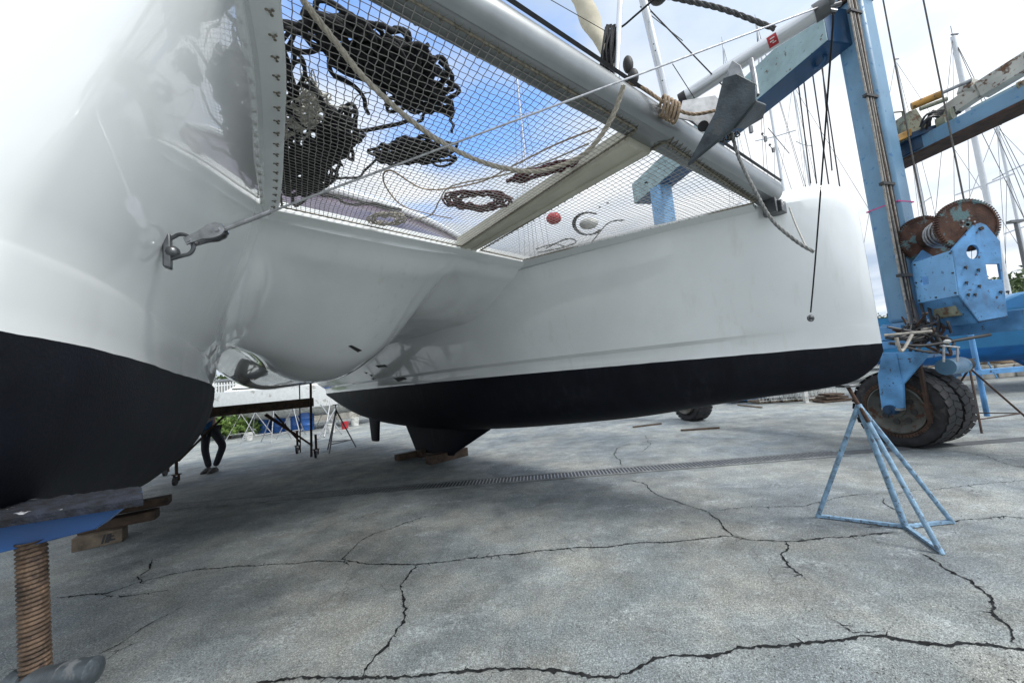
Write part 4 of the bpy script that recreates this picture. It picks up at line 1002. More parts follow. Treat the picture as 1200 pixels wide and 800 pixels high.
for x in (1106, 1122): mb.tube([W(x, 406, 4.8), W(x, 424, 4.8)], .012, 6)
mb.tube([W(1102, 405, 4.8), W(1124, 407, 4.8)], .012, 6); mb.build('guard_rail', M['galv'], lift)
# ---- winch: box, two toothed drums, wound cable
wt = -.95    # position of the winch's front cheek along the frame
WQ = W(1145, 330, 4.75); 
LT0, LN0 = LT, LN
LT = Vector((.2, .98, 0)).normalized(); LN = Vector((LT.y, -LT.x, 0))
def WP(px, py, back=0): return PLN(px, py, WQ+LT*back, LT)
chk = [(1115,293),(1142,263),(1149,261),(1156,264),(1172,283),(1176,330),(1181,372),(1148,378),(1123,346)]
holes = [((1140,294),9.0,11.0,'round'),((1166,318),10.5,12.0,'sq')]
wn = None
def ring_cut(name, outline, hls, th, m, parent):
    # plate with real openings: triangulated with its holes by bmesh
    bm = bmesh.new(); edges = []
    for loop in [outline]+hls:
        vs = [bm.verts.new(p) for p in loop]
        for i in range(len(vs)): edges.append(bm.edges.new((vs[i], vs[(i+1) % len(vs)])))
    bmesh.ops.triangle_fill(bm, edges=edges, use_beauty=True)
    ge = bmesh.ops.extrude_face_region(bm, geom=list(bm.faces)); vs = [x for x in ge['geom'] if isinstance(x, bmesh.types.BMVert)]
    bmesh.ops.translate(bm, verts=vs, vec=th)
    mb = MB(); bm.verts.ensure_lookup_table(); bm.verts.index_update()
    mb.add([v.co.copy() for v in bm.verts], [tuple(v.index for v in f.verts) for f in bm.faces]); bm.free()
    return mb.build(name, m, parent, smooth=30)
wb_root = lift
out = [WP(*p) for p in chk]
h1 = [WP(1140+7.5*math.cos(a), 295+8.5*math.sin(a)) for a in np.linspace(0, 6.283, 20, endpoint=False)]
h2 = [WP(*p) for p in ((1155,309),(1171,309),(1174,327),(1158,328))]
cheek = ring_cut('winch_housing', out, [h1, h2], LT*.03, M['blue'], lift)
for px, py in ((1131,313),(1146,316),(1132,331),(1147,335),(1134,345),(1142,345),(1172,342),(1180,342)):
    mb = MB(); mb.disc(WP(px, py)-LT*.008, LT, .014, .018, 8); mb.tube([WP(px, py)-LT*.015, WP(px+.5, py+3)-LT*.015], .006, 5); mb.build('bolt', M['pipe_end'], cheek)
mb = MB(); mb.disc(WP(1149, 268)-LT*.008, LT, .022, .03, 12); mb.build('axle_end', M['rust'], cheek)
# near side plate, seen to the left of the cheek
SPD = .60
sp_ = [WP(1115, 293), WP(1115, 293)+LT*SPD, WP(1122, 346)+LT*SPD, WP(1122, 346)]
hc = [sp_[0].lerp(sp_[1], a).lerp(sp_[3].lerp(sp_[2], a), b_) for a, b_ in ((.66, .42), (.82, .42), (.82, .60), (.66, .60))]
hc = [sp_[0].lerp(sp_[1], a).lerp(sp_[3].lerp(sp_[2], a), b_) for a, b_ in ((.64, .42), (.84, .40), (.84, .60), (.64, .60))]
mb_side = ring_cut('side_plate', sp_, [hc], LN*.02, M['blue_pale'], cheek)
for a, b_ in ((.03,.06),(.03,.5),(.03,.94),(.5,.95),(.95,.06),(.95,.94),(.97,.5)):
    mb = MB(); mb.disc(sp_[0].lerp(sp_[1], a).lerp(sp_[3].lerp(sp_[2], a), b_)-LN*.006, LN, .011, .014, 8); mb.build('bolt', M['pipe_end'], mb_side)
far_out = [p+LT*SPD for p in (WP(1115,293), WP(1128,276), WP(1168,300), WP(1181,372), WP(1148,378), WP(1123,346))]
mb = MB(); mb.prism(far_out, LT*.03); mb.build('rear_cheek', M['blue'], cheek)
mb = MB(); mb.prism([WP(1123,346), WP(1148,378), WP(1148,376), WP(1125,345)], LT*SPD); mb.build('bottom_plate', M['blue'], cheek)
mb = MB(); mb.prism([WP(1148,378), WP(1181,372), WP(1181,370), WP(1148,376)], LT*SPD); mb.build('floor_plate', M['blue_dark'], cheek)
mb = MB(); c = WP(1118, 362, .3); mb.box(c, .22, .34, .20, LN, LT); mb.build('control_box', M['olive'], lift, bevel=.01)
# drums
def toothed(c, r, th, nT=64):
    mb = MB(); prof = [(0.02, -th/2), (r*.93, -th/2), (r*.945, -th*.7), (r, -th*.7), (r, th*.7), (r*.945, th*.7), (r*.93, th/2), (.02, th/2)]
    rows = [[c+LT*x+(LN*math.cos(a)+Vector((0, 0, 1))*math.sin(a))*q for q, x in prof] for a in np.linspace(0, 2*math.pi, 65)]
    mb.grid(rows)
    for k in range(nT):
        a = 2*math.pi*k/nT; d = LN*math.cos(a)+Vector((0, 0, 1))*math.sin(a); tg = -LN*math.sin(a)+Vector((0, 0, 1))*math.cos(a)
        mb.box(c+d*(r+.008), th*1.4, r*.055, .03, LT, tg, d)
    return mb
dc1 = WP(1132, 264, .10); dc2 = W(1084, 280, 5.42)
hub0 = (dc1+dc2)/2
mb = MB(); mb.tube([dc1, dc2], .13, 28); drum = mb.build('cable_drum', M['rust_brown'], lift)
toothed(dc1, .315, .05).build('toothed_flange', M['rust'], drum, smooth=30)
toothed(dc2, .31, .05).build('toothed_flange', M['rust'], drum, smooth=30)
mb = MB(); pts = []
for k in range(14*18):
    a = 2*math.pi*k/18; f = k/(14*18); pts.append(dc1.lerp(dc2, .12+.55*f)+(LN*math.cos(a)+Vector((0, 0, 1))*math.sin(a))*(.155+.03*math.sin(f*40)))
mb.tube(pts, .012, 6); mb.build('wound_cable', M['galv'], drum, weld=False)
for k in range(6):
    a = k*1.047+.3; mb = MB(); mb.disc(dc1-LT*.03+(LN*math.cos(a)+Vector((0, 0, 1))*math.sin(a))*.07, LT, .012, .02, 8); mb.build('bolt', M['galv'], drum)
# hoist cables
LT, LN = LT0, LN0
for (a, b_, Y) in (((1033, -10), (1084, 262), 5.3), ((1080, -10), (1130, 236), 4.9)):
    mb = MB(); mb.tube([W(*a, Y), W(*b_, Y)], .010, 6); mb.build('hoist_cable', M['cable'], lift)
for (a, b_) in (((927, 30), (950, 215)), ((935, 40), (957, 215)), ((944, 30), (972, 222)), ((958, 45), (986, 232)), ((962, 60), (975, 200))):
    mb = MB(); mb.tube([W(*a, 6.6), W(*b_, 6.6)], .011, 6); mb.build('hoist_cable', M['cable'], lift)
# cross beam of the lift leaving to the right, with its walkway edge
g0, g1 = W(1046, 189, 6.1), W(1215, 100, 4.55); g1.z = g0.z
mb = MB(); mb.beam(g0, g1, .34, .22); gb = mb.build('end_beam', M['blue_tower'], lift, bevel=.01)
dv = (g1-g0).normalized(); mb = MB(); mb.beam(g0+Vector((0, 0, -.125)), g1+Vector((0, 0, -.125)), .40, .035); mb.build('lower_flange', M['rust_brown'], gb)
mb = MB(); mb.beam(g0+dv*1.0+Vector((-.04, -.02, .15)), g1+Vector((-.04, -.02, .15)), .03, .06); mb.build('upper_rail', M['teal'], gb)
mb = MB(); c = W(1197, 103, 4.6)
for k in range(3): mb.disc(c+Vector((.0, -.04*k, .02)), Vector((.3, -.9, .1)), .07-.012*k, .03, 18)
mb.build('cable_guide', M['olive'], gb)
# ---- hydraulic crane standing on that beam
cr = empty('hydraulic_crane', g0.lerp(g1, .16)+Vector((0, 0, .11)), 0, 'weathered hydraulic crane folded on the lift end beam, orange ram and cream boom', 'crane')
Yc = 5.75
mb = MB(); c = W(1077, 158, Yc); mb.tube([c-Vector((0, 0, .30)), c-Vector((0, 0, .12))], .26, 24); mb.tube([c-Vector((0, 0, .12)), c-Vector((0, 0, .04))], .32, 24); mb.build('slew_base', M['blue_dark'], cr)
mb = MB(); P = [W(x, y, Yc-.1) for x, y in ((1053,165),(1060,143),(1066,130),(1074,127),(1082,140),(1092,150),(1086,160))]; mb.prism(P, Vector((0, .35, 0))); mb.build('turret', M['olive'], cr, bevel=.01)
mb = MB(); P = [W(x, y, Yc-.15) for x, y in ((1050,167),(1052,158),(1068,150),(1070,158))]; mb.prism(P, Vector((0, .3, 0))); mb.build('counterweight', M['yellow'], cr, bevel=.01)
mb = MB(); mb.tube([W(1050, 166, Yc), W(1046, 132, Yc), W(1058, 131, Yc), W(1060, 150, Yc)], .018, 6); mb.build('handrail', M['olive'], cr)
mb = MB(); mb.beam(W(1098, 140, 5.6), W(1152, 103, 5.2), .16, .20); mb.beam(W(1150, 106, 5.2), W(1215, 66, 4.7), .18, .24); mb.prism([W(x, y, 5.2) for x, y in ((1137,100),(1140,91),(1150,94),(1152,103),(1146,108))], Vector((0, .18, 0)))
mb.build('boom', M['crane_white'], cr, bevel=.01)
mb = MB(); mb.tube([W(1068, 125, 5.6), W(1104, 110, 5.4)], .055, 14); mb.build('ram', M['yellow'], cr)
mb = MB(); mb.tube([W(1102, 110, 5.4), W(1138, 94, 5.2)], .025, 10); mb.build('ram_rod', M['galv'], cr)
mb = MB(); mb.tube([W(1078, 128, 5.5), W(1110, 116, 5.35)], .03, 10); mb.build('ram_rod', M['olive'], cr)
mb = MB(); mb.disc(W(1113, 136, 5.4), (.4, -.9, 0), .11, .08, 18); mb.disc(W(1104, 143, 5.4), (.4, -.9, 0), .08, .1, 18); mb.build('hook_winch', M['olive'], cr)
mb = MB()
for k in range(8): 
    rr = random.Random(50+k); mb.tube(smooth_path([W(1084+rr.uniform(-6, 6), 150+rr.uniform(-8, 4), 5.5), W(1092+rr.uniform(-6, 6), 134+rr.uniform(-8, 8), 5.4), W(1104+rr.uniform(-6, 8), 130+rr.uniform(-6, 10), 5.4), W(1118+rr.uniform(-6, 8), 128+rr.uniform(-6, 10), 5.4)], 5), .016, 6)
tag(mb.build('hydraulic_hose', M['hose'], cr, weld=False), kind='stuff')
# lift's far wheel
wc2 = Vector((fw.x, fw.y+.05, .48)); full_wheel(wc2, .48, .40, lift, twin=False)
mb = MB(); mb.box((fw.x-.05, fw.y+.1, 1.15), .35, .7, .5, LN, LT); mb.build('wheel_fork', M['blue'], lift, bevel=.01)
# ============================================================ supports under the boats
# near jack: threaded screw with blue head
hd = empty('screw_jack', Vector((-1.02, .79, 0)), 0, 'blue steel jack head on a rusty threaded screw, nearest the camera under the near hull', 'boat jack')
sx = W(40, 720, .80)
mb = MB(); pitch = .0085; r0 = .0225; z0_, z1_ = .92, 1.262; rows = []; nz_ = int((z1_-z0_)/pitch*6)
ax0 = W(42, 790, .80); ax1 = W(37, 645, .80); dz = (ax1-ax0); dz = dz/dz.z
for i in range(nz_+1):
    z_ = z0_+(z1_-z0_)*i/nz_; ring = []; c = ax0+dz*(z_-ax0.z)
    for k in range(28):
        g_ = 2*math.pi*k/28; ph = ((z_/pitch)-g_/(2*math.pi)) % 1; tr = abs(ph*2-1); ring.append(c+Vector((math.cos(g_), math.sin(g_), 0))*(r0-.0032*min(1, max(0, tr*1.5-.3))))
    rows.append(ring)
mb.grid(rows, True); mb.build('screw', M['thread'], hd, smooth=50)
# head plate: big blue angled plate
Yp = .80
A = [(-90, 640), (-90, 622), (162, 578), (120, 610), (60, 636), (0, 648), (-90, 668)]
pl = [W(-120,632,.74), W(0,608,.78), W(155,583,.86), W(150,590,.86), W(112,620,.84), (W(60,633,.80)), W(0,648,.77), W(-120,672,.73)]
mb = MB(); mb.prism(pl, Vector((-.02, .05, .004)).normalized()*.05); mb.build('head_plate', M['blue_pad'], hd, bevel=.003)
top = [W(-120,622,.70), W(0,604,.74), W(150,578,.82), W(168,570,.88), W(150,568,1.02), W(60,575,.98), W(-120,598,.9)]
mb = MB(); rows = []; rr = random.Random(9)
for i in range(60):
    t = i/59; q0 = W(-120, 628, .70).lerp(W(168, 584, .82), t); q1 = W(-120, 606, .90).lerp(W(166, 571, .98), t)
    rr_ = []
    for k in range(12):
        s_ = k/11; p = q0.lerp(q1, s_); h = .006+.004*noise.noise(p*38)+.003*noise.noise(p*110); e = min(1, min(k, 11-k)/1.0+.05)*min(1, min(i, 59-i)+.1)
        rr_.append(p+Vector((0, 0, h*e)))
    rows.append(rr_)
mb.grid(rows)
mb.grid([[r[0]+Vector((0, 0, 0)) for r in rows], [r[0]+Vector((0, 0, -.014)) for r in rows]])
mb.grid([[rows[-1][k] for k in range(12)], [rows[-1][k]+Vector((0, 0, -.014)) for k in range(12)]])
mb.build('rag_padding', M['rag'], hd, smooth=60, label='dark torn cloth padding with white paint flecks')
mb = MB(); c = W(40, 800, .80); mb.tube([c+Vector((0, 0, -.9)), c+Vector((0, 0, .0))], .034, 24); mb.build('stand_tube', M['anchor'], hd)
mb = MB(); hpts = [W(38, 806, .80), W(60, 798, .76), W(85, 790, .74), W(114, 784, .74)]
mb.tube(smooth_path(hpts, 5), [.030]*4+[.026]*4+[.024]*4+[.022]*3+[.012], 16); mb.tube([W(20, 806, .80), W(40, 800, .80)], .035, 16)
mb.build('nut_handle', M['anchor'], hd)
# ---- tripod boat stands
def frame_of(p, q): return (q-p).normalized()
def stand(apex, feet, centre, r, m, padm, label, name='boat_stand', pad_to=None, group=None, braces=True, cat='boat stand', star=True):
    root = empty(name, Vector((centre.x, centre.y, 0)), 0, label, cat, group)
    for f in feet:
        mb = MB(); mb.tube([apex, f], r, 10); mb.build('leg', m, root)
    if star:
        for f in feet:
            mb = MB(); mb.beam(centre+Vector((0, 0, r)), f+Vector((0, 0, r)), r*1.6, r*1.2); mb.build('base_bar', m, root)
        mb = MB(); mb.tube([apex, centre], r*1.25, 12); mb.build('post', m, root)
    elif braces:
        for i in range(len(feet)):
            a, b = feet[i], feet[(i+1) % len(feet)]; a = apex.lerp(a, .8); b = apex.lerp(b, .8)
            mb = MB(); mb.tube([a, b], r*.7, 6); mb.build('base_bar', m, root)
    if pad_to is not None:
        dq = (pad_to-apex).normalized(); mb = MB(); mb.tube([apex-dq*.15, pad_to], r*.8, 10); mb.build('screw', M['rust_brown'], root)
        mb = MB(); mb.box(pad_to, .13, .10, .02); mb.build('pad', padm, root, bevel=.006)
    return root
F1, F2, F3, CC = G(958, 606), G(1104, 649), G(1117, 613), G(1062, 619)
ap = W(1006, 474, 3.22)
stand(ap, [F1, F2, F3], CC, .018, M['blue_jack'], M['steel_dark'], 'worn pale blue tripod boat stand under the far bow, nearest the camera', pad_to=W(993, 452, 3.3))
# stands under and beyond
def std(px, py, h, sp, label, r=.016, m='steel_dark', group='tripod boat stands in the background', lean=0, rot=0, pad=True):
    c = G(px, py); feet = [c+Vector((math.cos(rot+k*2.094)*sp, math.sin(rot+k*2.094)*sp, 0)) for k in range(3)]
    stand(c+Vector((lean, 0, h)), feet, c, r, M[m], M['wood_dark'], label, group=group, star=False, pad_to=(c+Vector((lean*1.2, 0, h+.14))) if pad else None)
std(396, 527, 1.05, .45, 'dark tripod stand holding the far hull just right of the rolling staging', .018, rot=.5)
std(300, 516, 1.05, .65, 'leftmost grey tripod stand behind the rolling staging', rot=.3, m='galv')
std(322, 517, 1.1, .55, 'grey tripod stand seen under the middle of the staging plank', rot=.9, m='galv')
std(345, 512, 1.1, .6, 'pale tripod stand left of the staging upright', rot=1.4, m='galv')
std(283, 513, 1.0, .6, 'thin grey tripod stand furthest left beyond the staging', rot=.1, m='galv')
std(385, 500, 1.1, .6, 'pale leaning tripod stand between staging and far hull stern', rot=1.0, m='white_paint')
std(1150, 500, .95, .62, 'dark tripod stand right of the big lift wheel', .014, rot=-.35, m='rust_brown')
# blocks
def block(name, p, q, w_, h, z_, m, label, group=None):
    a = Vector((p.x, p.y, z_+h/2)); b = Vector((q.x, q.y, z_+h/2)); mb = MB(); mb.beam(a, b, w_, h)
    return tag(mb.build(name, m, bevel=.008), label, 'timber block', group)
gp = 'timber blocks under the keels'
a, b = G(88, 644), G(147, 631); bb = block('timber_block', a, b, .22, .15, 0, M['wood'], 'brown timber block with dark painted marks, lowest of the left pile', gp)
t = (b-a).normalized(); nn = Vector((t.y, -t.x, 0)); 
mb = MB()
ac = a+nn*.0
for k, x in enumerate((.62, .69, .74)):
    p = a.lerp(b, x)+nn*.112+Vector((0, 0, .02)); mb.box(p+Vector((0, 0, .055)), .02, .003, .10, t, nn, (Vector((0, 0, 1))+t*.25).normalized())
p = a.lerp(b, .80)+nn*.112+Vector((0, 0, .05)); mb.box(p, .045, .003, .018, t, nn); mb.box(p+Vector((0, 0, .04)), .03, .003, .016, t, nn); mb.box(p-t*.018+Vector((0, 0, .03)), .014, .003, .06, t, nn)
mk = mb.build('painted_mark', M['pipe_end'], bb) if False else None
for o_ in (0,):
    m2 = mb; 
    inv = bb.location
    root = bb; obj_ = m2.build('painted_mark', M['pipe_end'], root)
a2, b2 = a+Vector((-.05, .10, 0)), a+t*.62+Vector((.02, .1, 0)); block('timber_block', a2, b2, .2, .11, .152, M['wood_dark'], 'dark timber laid on the marked block under the near keel', gp)
a3_, b3_ = a+t*-.2+Vector((0, .35, 0)), a+t*.55+Vector((.05, .35, 0)); block('timber_block', a3_, b3_, .2, .10, .265, M['wood_dark'], 'dark timber on top of the left pile, sticking out to the right', gp)
KP = B(-7.1, 4.24, 0); KP.z = 0
ku = Vector((FU, -FV, 0)); kv = Vector((FV, FU, 0))
block('timber_block', KP-kv*.15-ku*.30, KP+kv*.75-ku*.30, .2, .15, 0, M['wood_dark'], 'dark timber lying crosswise under the aft end of the far keel', gp)
block('timber_block', KP+ku*.50-kv*.42, KP+ku*.50+kv*.45, .2, .16, 0, M['wood_dark'], 'weathered timber lying crosswise under the front of the far keel', gp)
block('timber_block', KP-ku*.55-kv*.55, KP-ku*.50+kv*.1, .16, .12, 0, M['wood_dark'], 'short timber end showing left of the far keel', gp)
# ============================================================ rolling staging
stg = empty('rolling_staging', G(280, 555), 0, 'low wheeled staging with a long dark plank and one tall upright between the hulls', 'staging')
c1, c2, c3, c4 = G(207, 568), G(371, 536), G(195, 557), G(349, 531)
pz = 1.16
def atz(p, z_): return Vector((p.x, p.y, z_))
L0, R0 = atz(W(246, 490, 8.2), 0), atz(W(364, 478, 8.9), 0)
pA = W(238, 485, 8.3); pB = W(365, 470, 8.9); zz_ = (pA.z+pB.z)/2
Lw, Rw = Vector((pA.x, pA.y, zz_)), Vector((pB.x, pB.y, zz_))
mb = MB(); mb.beam(Lw-(Rw-Lw)*.35, Rw, .5, .20); mb.build('plank', M['wood_dark'], stg, bevel=.008)
for c, hi in ((c1, 1.12), (c2, .55), (c3, 1.1), (c4, .6)):
    mb = MB(); mb.tube([atz(c, .2), atz(c, hi)], .028, 10); pst = mb.build('post', M['rust_brown'], stg)
    mb = MB(); mb.box(atz(c, .2), .11, .11, .02); mb.box(atz(c, .14)+Vector((.045, 0, 0)), .012, .05, .12); mb.box(atz(c, .14)-Vector((.045, 0, 0)), .012, .05, .12); mb.build('caster_fork', M['rust_brown'], pst)
    mb = MB(); mb.disc(atz(c, .085)+Vector((0, -.03, 0)), (1, .35, 0), .085, .045, 24); mb.build('caster_wheel', M['rubber_clean'], pst)
def bar(p, q, r=.022, nm='brace', m='rust_brown'):
    mb = MB(); mb.tube([p, q], r, 8); mb.build(nm, M[m], stg)
bar(W(365, 535, 8.6), W(364, 443, 8.6), .026, 'upright'); bar(W(209, 540, 7.45), W(262, 488, 8.2)); bar(W(206, 528, 7.45), W(252, 486, 8.2), .016, m='galv')
bar(W(312, 485, 8.6), W(366, 522, 8.6)); bar(W(322, 485, 8.7), W(352, 518, 9.3)); bar(W(352, 530, 9.3), W(351, 447, 9.3), .014, 'upright'); bar(W(272, 456, 9), W(351, 452, 9.2), .014, 'rail')
bar(W(310, 486, 8.6), W(350, 512, 8.9), .018)
# ============================================================ person
def person(root, pts, radii, edges):
    me = bpy.data.meshes.new('person'); me.from_pydata(pts, edges, []); o = bpy.data.objects.new('body', me); C.objects.link(o)
    sk = o.modifiers.new('skin', 'SKIN'); sk.use_smooth_shade = True
    for i, r in enumerate(radii): me.skin_vertices[0].data[i].radius = (r, r)
    return o
pf = G(247, 553)
ps = tag(empty('person', pf, math.radians(-8)), 'person in blue shirt and dark trousers standing with one knee bent behind the near hull', 'person')
def PP(x, y, z): return Matrix.Rotation(math.radians(-8), 3, 'Z') @ Vector((x, y, z))+pf
J = dict(pel=(0, 0, .97), waist=(-.01, 0, 1.10), chest=(-.06, -.05, 1.32), neck=(-.11, -.1, 1.50), head0=(-.12, -.13, 1.58), head1=(-.13, -.16, 1.70),
 hipl=(-.09, 0, .92), kneel=(-.12, -.02, .50), ankl=(-.07, .03, .09), toel=(-.02, -.20, .04),
 hipr=(.10, 0, .92), kneer=(.36, -.03, .56), ankr=(.10, .02, .12), toer=(.16, -.2, .04),
 shl=(-.26, -.05, 1.42), ell=(-.33, -.12, 1.15), wrl=(-.22, -.32, 1.02), shr=(.10, -.07, 1.43), elr=(.20, -.16, 1.17), wrr=(.08, -.36, 1.1))
def skinmesh(name, chain, m, parent, sub=2):
    names = []; eds = []; rad = {}
    for ch in chain:
        for i, (nm, r) in enumerate(ch):
            if nm not in names: names.append(nm)
            rad.setdefault(nm, r)
            if i: eds.append((names.index(ch[i-1][0]), names.index(nm)))
    me = bpy.data.meshes.new(name); me.from_pydata([tuple(Vector(J[n_])) for n_ in names], eds, [])
    o = bpy.data.objects.new(name, me); C.objects.link(o); o.modifiers.new('skin', 'SKIN').use_smooth_shade = True
    for i, n_ in enumerate(names): me.skin_vertices[0].data[i].radius = (rad[n_], rad[n_]*.9); me.skin_vertices[0].data[i].use_root = (i == 0)
    s_ = o.modifiers.new('sub', 'SUBSURF'); s_.levels = 2; s_.render_levels = 2
    me.materials.append(m); o.parent = parent; return o
skinmesh('body', [[('pel', .13), ('waist', .12), ('chest', .15), ('neck', .06), ('head0', .075), ('head1', .095)],
  [('pel', .13), ('hipl', .09), ('kneel', .055), ('ankl', .04)], [('pel', .13), ('hipr', .09), ('kneer', .055), ('ankr', .04)],
  [('chest', .15), ('shl', .06), ('ell', .045), ('wrl', .032)], [('chest', .15), ('shr', .06), ('elr', .045), ('wrr', .032)]], M['skin'], ps)
skinmesh('trousers', [[('pel', .145), ('hipl', .105), ('kneel', .080), ('ankl', .066)], [('pel', .145), ('hipr', .105), ('kneer', .082), ('ankr', .066)]], M['denim'], ps)
skinmesh('shirt', [[('waist', .15), ('chest', .17), ('neck', .075)], [('chest', .17), ('shl', .075), ('ell', .06)], [('chest', .17), ('shr', .075), ('elr', .06)], [('waist', .15), ('pel', .15)]], M['shirt'], ps)
for an_, to_ in (('ankl', 'toel'), ('ankr', 'toer')):
    a_ = Vector(J[an_]); t2 = Vector(J[to_]); mb = MB(); rows = []
    for q, wd_, ht in ((-.25, .035, .06), (0, .045, .10), (.3, .048, .10), (.65, .052, .07), (.9, .045, .05), (1.05, .02, .03)):
        c = Vector((a_.x, a_.y, 0)).lerp(Vector((t2.x, t2.y, 0)), q); f_ = (Vector((t2.x, t2.y, 0))-Vector((a_.x, a_.y, 0))).normalized(); s_ = Vector((f_.y, -f_.x, 0))
        rows.append([PP(*(c+s_*wd_*x+Vector((0, 0, .004+ht*y)))) for x, y in ((-1, 0), (1, 0), (1, .6), (.6, 1), (-.6, 1), (-1, .6))])
    mb.grid(rows, True); mb.add(rows[0], [tuple(range(6))]); mb.add(rows[-1], [tuple(range(6))]); mb.build('shoe', M['shoe'], ps, smooth=50)
mb = MB(); hc = Vector(J['head1']); mb.ball(PP(hc.x, hc.y+.02, hc.z+.035), .10, .11, .085, 8); mb.build('hair', M['hair'], ps)
for x_ in (-.035, .035):
    mb = MB(); mb.ball(PP(hc.x+x_, hc.y-.085, hc.z), .013, n=6); mb.build('eye', M['dirt_white'], ps)
mb = MB(); mb.ball(PP(hc.x, hc.y-.10, hc.z-.03), .014, .02, .022, 6); mb.build('nose', M['skin'], ps)
for nm_, sx_ in (('wrl', -1), ('wrr', 1)):
    w0 = Vector(J[nm_]); mb = MB(); mb.ball(PP(w0.x, w0.y-.04, w0.z), .035, .045, .018, 7)
    for k in range(4):
        o2 = Vector((-.027+.018*k, -.075, 0)); ln = (.06, .07, .066, .05)[k]
        mb.tube([PP(*(w0+o2)), PP(*(w0+o2+Vector((0, -ln*.6, -.004)))), PP(*(w0+o2+Vector((0, -ln, -.025))))], [.009, .0085, .007], 7)
    mb.tube([PP(*(w0+Vector((-.03*sx_, -.03, 0)))), PP(*(w0+Vector((-.055*sx_, -.06, -.01)))), PP(*(w0+Vector((-.055*sx_, -.085, -.02))))], [.011, .010, .008], 7)
    mb.build('hand', M['skin'], ps, weld=False)
# ============================================================ background left
def yacht_hull(root, c, fwd, L_, Bm, zb_, zd_, m, mb_m, keelz=.3, name='hull'):
    f = Vector(fwd).normalized(); s_ = Vector((f.y, -f.x, 0)); rows = []; rowsb = []
    zw_ = zb_+(zd_-zb_)*.33
    for i in range(25):
        t = i/24; x = (t-.5)*L_; b = Bm/2*(math.sin(min(1, (1-t)*1.6+.0)*math.pi/2)**.8)*(0.75+.25*ss(t*3)); b = max(b, .02)
        sh = zd_+.25*(t-.3)**2*2; zk = zb_+(zw_-zb_)*(max(0, t-.75)/.25)**2*.95+(zw_-zb_)*.5*max(0, .15-t)/.15
        P = [(b, sh), (b*.98, sh-(sh-zw_)*.4), (b*.9, zw_)]; Q = [(b*.9, zw_), (b*.75, zw_-(zw_-zk)*.45), (b*.4, zw_-(zw_-zk)*.85), (0, zk)]
        full = [(-a, z_) for a, z_ in P]; rows.append([(c+f*x+s_*a+Vector((0, 0, z_))) for a, z_ in full]+[(c+f*x+s_*a+Vector((0, 0, z_))) for a, z_ in reversed(P)])
        rowsb.append([(c+f*x-s_*a+Vector((0, 0, z_))) for a, z_ in Q]+[(c+f*x+s_*a+Vector((0, 0, z_))) for a, z_ in list(reversed(Q))[1:]])
    # topsides: two sides plus deck
    mb = MB(); mb.grid([r[:3] for r in rows]); mb.grid([r[3:] for r in rows]); mb.grid([[r[0], r[5]] for r in rows]); mb.add([rows[0][k] for k in range(6)], [tuple(range(6))])
    h = mb.build(name, m, root, smooth=40)
    mb = MB(); mb.grid(rowsb); mb.add(rowsb[0], [tuple(range(7))]); mb.build('painted_bottom', mb_m, h, smooth=40)
    mb = MB(); kp = [c+f*x+Vector((0, 0, z_)) for x, z_ in ((L_*.14, zb_+.25), (-L_*.12, zb_+.25), (-L_*.10, keelz), (L_*.04, keelz))]; mb.prism([p-s_*.09 for p in kp], s_*.18); mb.build('keel', mb_m, h, bevel=.03)
    mb = MB(); q = [(L_*.22, .0), (L_*.12, .42), (-L_*.15, .5), (-L_*.2, .0)]; mb.prism([c+f*x+Vector((0, 0, zd_+z_+.02))-s_*Bm*.26 for x, z_ in q], s_*Bm*.52); mb.build('cabin', m, root, bevel=.06)
    return h
wb_ = empty('white_boat', W(320, 500, 16.5)*1, 0, 'white motor boat ashore behind the staging, seen between the hulls', 'boat'); wb_.location.z = 0
yacht_hull(wb_, Vector((wb_.location.x-.5, wb_.location.y+1.2, 0)), (-1, -.12, 0), 9, 3.2, .55, 1.9, M['white_paint'], M['dirt_white'])
for px in (262, 300, 345): 
    pass
fn = empty('picket_fence', W(270, 490, 15)*1, 0, 'white picket fence left of the white boat ashore', 'fence'); fn.location.z = 0
p0 = W(240, 480, 20.0); p1 = W(300, 480, 20.6)
for k in range(19):
    p = p0.lerp(p1, k/18); mb = MB(); mb.box((p.x, p.y, 1.35), .05, .03, 2.5); mb.build('picket', M['white_paint'], fn)
for z_ in (.45, 1.4, 2.45):
    mb = MB(); mb.beam(Vector((p0.x, p0.y+.03, z_)), Vector((p1.x, p1.y+.03, z_)), .03, .07); mb.build('rail', M['white_paint'], fn)
mb = MB(); c = W(262, 460, 15.5); mb.box((c.x-.3, c.y+1.5, 1.4), 2.6, .4, 2.8); 
sh = empty('shed', Vector((c.x-.3, c.y+6.5, 0)), 0, 'pale low shed with barred window beyond the picket fence', 'shed')
def B2(x0, x1, y0, y1, z0, z1, nm, m, par): q = MB(); q.box(((x0+x1)/2, (y0+y1)/2, (z0+z1)/2), x1-x0, y1-y0, z1-z0); return q.build(nm, m, par, bevel=.01)
X0, Y0 = sh.location.x, sh.location.y
B2(X0-5, X0+2.5, Y0, Y0+3, 0, 2.7, 'wall', M['concrete'], sh); B2(X0-5.3, X0+2.8, Y0-.4, Y0+3.3, 2.72, 2.86, 'roof', M['galv'], sh)
wd_ = B2(X0-.6, X0+.6, Y0-.03, Y0-.004, 1.2, 2.1, 'window', M['blue_dark'], sh)
for k in range(5): B2(X0-.5+k*.24, X0-.46+k*.24, Y0-.06, Y0-.035, 1.2, 2.1, 'bar', M['white_paint'], wd_)
